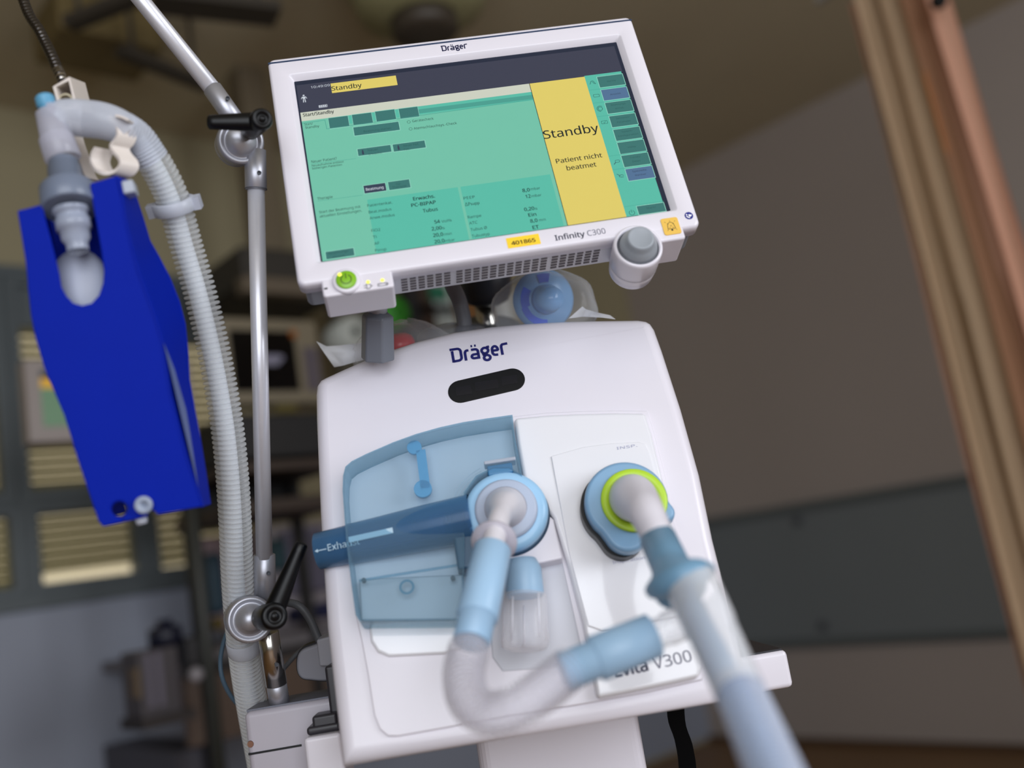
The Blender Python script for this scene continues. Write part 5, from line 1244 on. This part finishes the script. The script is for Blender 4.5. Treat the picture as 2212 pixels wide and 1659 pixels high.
# lower left: counter, drawers, dispensers
Yc = 2.9
a, c = wpx(452, 1405, Yc), wpx(760, 1370, Yc)
cn = rthing('wall_counter', 'brown wall counter with dark front edge and a low cabinet under it', 'counter', (a[0], Yc, 0))
zc_ = wpx(600, 1392, Yc)[1]
rput('counter_top', rbox(wpx(390, 1400, Yc)[0], wpx(760, 1400, Yc)[0], Yc, WY - .02, zc_ - .012, zc_ + .022), mat('counter_grey', (108, 104, 108), .5), cn, .004)
rput('counter_edge', rbox(wpx(390, 1400, Yc)[0], wpx(760, 1400, Yc)[0], Yc - .01, Yc + .01, zc_ - .04, zc_ - .010), mat('edge_dark', (36, 32, 32), .5), cn)
rput('drawer_front', rbox(wpx(400, 1450, Yc)[0], wpx(760, 1400, Yc)[0], Yc + .02, Yc + .05, zc_ - .24, zc_ - .045), mat('drawer_brown', (92, 74, 62), .5), cn, .004)
rput('cabinet', rbox(wpx(395, 1600, Yc)[0], wpx(500, 1600, Yc)[0], Yc + .06, WY - .03, .05, zc_ - .245), mat('cabinet_slate', (66, 64, 72), .5), cn, .006)
rput('cabinet_gap', rbox(wpx(470, 1600, Yc)[0], wpx(480, 1600, Yc)[0], Yc + .052, Yc + .06, .05, zc_ - .25), mat('gap_dark', (24, 24, 28), .6), cn)
# glove and wipe dispenser on its shelf, dark block on top
Yg = 2.7
g = lambda x, y: wpx(x, y, Yg)
gx0, gx1 = g(300, 1480)[0], g(392, 1480)[0]; gz0, gz1 = g(340, 1552)[1], g(340, 1400)[1]
gd = rthing('glove_dispenser', 'dim grey dispenser with pale stripes and a dark base beside the wall counter', 'dispenser', ((gx0 + gx1) / 2, Yg, gz0))
rput('dispenser_body', rbox(gx0, gx1, Yg, Yg + .12, gz0, gz1), mat('dispenser_grey', (62, 56, 60), .5), gd, .006)
for i, f_ in enumerate((.18, .42)):
    xx = gx0 + (gx1 - gx0) * f_; rput('pale_stripe', rbox(xx, xx + .016, Yg - .004, Yg, gz0 + .03, gz1 - .01), mat('stripe_lilac', (98, 92, 106), .5), gd)
rput('amber_edge', rbox(gx0 - .008, gx0 + .004, Yg - .003, Yg + .05, gz0 + .06, gz1 - .04), mat('amber_dim', (92, 74, 50), .5), gd)
rput('dispenser_base', rbox(gx0 - .01, gx1 + .02, Yg - .03, Yg + .13, gz0 - .02, gz0 + .008), mat('base_brown', (38, 30, 28), .6), gd)
q = g(378, 1395); o = put('dark_bottle', MB().lathe((q[0], Yg + .06, gz1 + .001), (q[0], Yg + .06, gz1 + .2), [(0, .045), (.045, .045), (.055, .022), (.07, .02)], 20), mat('bottle_navy', (20, 24, 44), .4), M=RM); tag(o, 'small dark navy bottle standing on the grey dispenser', 'bottle')
q = g(403, 1415); o = put('black_box', rbox(gx1 + .03, gx1 + .10, Yg + .02, Yg + .14, zc_ + .023 if False else q[1] - .03, q[1] + .045), mat('box_black', (22, 20, 24), .5), M=RM, bevel=.006); tag(o, 'small black box at the left end of the wall counter', 'box')
q = g(402, 1460); o = put('white_bulb', MB().sphere((gx1 + .03, Yg - .03, q[1]), .020, 20, 14), mat('bulb_white', (150, 146, 152), .4), M=RM); tag(o, 'small pale ball hanging just right of the grey dispenser', 'ball')
# pinkish wall board, teal container, lilac screens at the counter
sp_box('wall_board', 'pale pinkish board standing on the counter behind the ribbed hose', 'board', (446, 1368), (545, 1150), 3.3, .03, mat('board_pink', (168, 148, 156), .6))
sp_box('teal_container', 'teal container in front of the pinkish board, behind the ribbed hose', 'container', (455, 1330), (482, 1190), 3.1, .08, mat('container_teal', (34, 66, 84), .5), .02)
sp_box('yellow_container', 'small yellow container beneath the teal container', 'container', (468, 1362), (486, 1330), 3.1, .06, mat('container_yellow', (110, 92, 24), .5), .008)
Yk = 3.0
sp_box('white_cabinet', 'pale wall cabinet to the left of the ventilator, above the counter', 'cabinet', (582, 1372), (745, 1120), 3.2, .18, mat('cabinet_pale', (158, 150, 156), .5), .01)
sp_box('lilac_screen', 'lilac grey panel on the pale wall cabinet', 'panel', (630, 1285), (700, 1135), 3.15, .03, mat('panel_lilac', (104, 100, 120), .5), .006)
sp_box('navy_cushion', 'navy box on the counter close to the ventilator edge', 'box', (655, 1345), (730, 1295), 2.98, .12, mat('box_navy', (20, 24, 66), .6), .02)
sp_box('teal_bottle', 'teal bottle between the silver arm and the black lower lever', 'bottle', (590, 1235), (618, 1160), 3.1, .07, mat('bottle_teal', (50, 84, 94), .5), .02)

# ceiling: lamp column, lamp body, rails
Zl = CEIL
def cpx(px, py, z): o, d = roomray(px, py); t = (z - o.z) / d.z; return (o.x + d.x * t, o.y + d.y * t)
lx, ly = cpx(915, 40, 2.72)
cl_ = rthing('ceiling_lamp', 'round beige ceiling lamp mount above the display', 'lamp', (lx, ly, 2.6))
rput('lamp_dome', MB().lathe((lx, ly, CEIL - .001), (lx, ly, 2), [(0, .24), (.10, .235), (.24, .19), (.27, .12), (.28, 0)], 40), mat('lamp_beige', (150, 146, 108), .5), cl_)
rput('lamp_hub', MB().lathe((lx, ly, CEIL - .27), (lx, ly, 2), [(0, .10), (.05, .10), (.06, .07), (.065, 0)], 32), mat('lamp_hub_dark', (66, 58, 48), .5), cl_)
rails = [((150, 62), (300, 2), .025, 'dark short ceiling rail nearest the gooseneck'), ((258, 118), (450, 196), .022, 'dark slanting ceiling rail between gooseneck and silver arm'), ((330, 10), (600, 40), .05, 'dark ceiling rail behind the upper silver tube')]
for i, (a, c, w_, lb) in enumerate(rails):
    a = cpx(*a, CEIL - .25); c = cpx(*c, CEIL - .25)
    T3 = thing('ceiling_rail', lb, 'rail', RM @ Matrix.Translation((a[0], a[1], CEIL - .25)), 'rails under the ceiling')
    p0, p1 = Vector((*a, CEIL - .25)), Vector((*c, CEIL - .25)); d = (p1 - p0).normalized(); nn_ = Vector((-d.y, d.x, 0)) * w_
    mb = MB(); z_ = Vector((0, 0, .03)); P = [p0 + nn_, p1 + nn_, p1 - nn_, p0 - nn_]; slab(mb, P, z_)
    rput('rail_profile', mb, mat('rail_dark', (60, 54, 46), .6), T3)
    for f_ in (.15, .85): m_ = p0.lerp(p1, f_); rput('rail_hanger', MB().tube([m_ + z_, Vector((m_.x, m_.y, CEIL))], .008, 8), mat('rail_dark', (60, 54, 46), .6), T3)
a = cpx(215, 110, CEIL - .12)
o = put('ceiling_box', MB().box(a[0] - .16, a[0] + .16, a[1] - .12, a[1] + .12, CEIL - .14, CEIL - .001), mat('box_ochre', (112, 96, 58), .6), M=RM, bevel=.01); tag(o, 'dull ochre ceiling box above the gooseneck clip', 'box')

# ------------------------------------------------------------------ curtain at the right, on its ceiling rail
CT = thing('privacy_curtain', 'orange and beige striped privacy curtain gathered at the right wall', 'curtain', Matrix.Translation(at(2000, 830, 2.8)))
ptop = at(1960, 0, 2.75); ztop_ = ptop.z + .10
pl_ = at(1846, 0, 2.9); pr_ = at(2085, 0, 2.62)
dirc = Vector((pr_.x - pl_.x, pr_.y - pl_.y, 0)); Wc = dirc.length; dirc.normalize(); nrm_ = Vector((-dirc.y, dirc.x, 0))
nU, nV = 130, 60; cb_ = MB(); vv_ = []
zbot_ = .15
for j in range(nV + 1):
    f_ = j / nV; z = ztop_ + (zbot_ - ztop_) * f_
    sp_ = .96 + .22 * f_
    for i in range(nU + 1):
        s_ = i / nU
        ph = s_ * 2 * pi * 4.4
        amp_ = .015 + .008 * f_
        off = amp_ * (sin(ph + .5 * f_) + .35 * sin(2.3 * ph + 1.1 + f_ * 1.4)) + .006 * sin(9 * f_ + ph)
        lat = -.030 * (1 - f_) + (s_ * Wc * sp_) + .012 * sin(ph * 2 + .7)
        vv_.append(Vector((pl_.x, pl_.y, 0)) + dirc * lat + nrm_ * off + Vector((0, 0, z)))
ff = [(j * (nU + 1) + i, j * (nU + 1) + i + 1, (j + 1) * (nU + 1) + i + 1, (j + 1) * (nU + 1) + i) for j in range(nV) for i in range(nU)]
stripes = [0, 1, 0, 2, 1, 3, 0, 2, 3, 1]
cb_.add(vv_, ff, True)
bnd = [.07, .25, .34, .56, .63, .74, 1.01]; mi_ = [0, 2, 1, 2, 3, 4, 0]
for k_ in range(len(ff)):
    s_ = (k_ % nU) / nU
    for b_, m__ in zip(bnd, mi_):
        if s_ < b_: cb_.mi[k_] = m__; break
cmats = [mat('cloth_salmon', (222, 172, 146), .85, bump=.1, transl=.3), mat('cloth_olive', (192, 162, 126), .85, bump=.1, transl=.3), mat('cloth_sand', (206, 178, 146), .85, bump=.1, transl=.3),
         mat('cloth_orange', (186, 124, 78), .85, bump=.1, transl=.3), mat('cloth_rust', (166, 122, 92), .85, bump=.1, transl=.3)]
put('curtain_cloth', cb_, cmats, parent=CT, world=True)
hk_ = MB()
for i in range(6):
    p = Vector((pl_.x, pl_.y, ztop_)) + dirc * Wc * (i + .3) / 6; hk_ = MB(); hk_.tube([p - Vector((0, 0, .02)), p + Vector((0, 0, .06))], .004, 8); put('curtain_hook', hk_, dgrey, parent=CT, world=True)
rl = MB(); slab(rl, [Vector((pl_.x, pl_.y, ztop_ + .055)) - dirc * .12 + nrm_ * .012, Vector((pl_.x, pl_.y, ztop_ + .055)) + dirc * 1.6 + nrm_ * .012, Vector((pl_.x, pl_.y, ztop_ + .055)) + dirc * 1.6 - nrm_ * .012, Vector((pl_.x, pl_.y, ztop_ + .055)) - dirc * .12 - nrm_ * .012], Vector((0, 0, .02)))
cr_ = put('curtain_track', rl, mat('track_white', (150, 146, 140), .4), M=Mw); tag(cr_, 'narrow ceiling track that the striped curtain hangs from', 'rail')
tb_ = at(2028, 2, 2.60); o = put('track_knob', MB().sphere(tb_, .022, 16, 10), black, M=Mw); tag(o, 'dark knob hanging at the top of the striped curtain', 'knob')
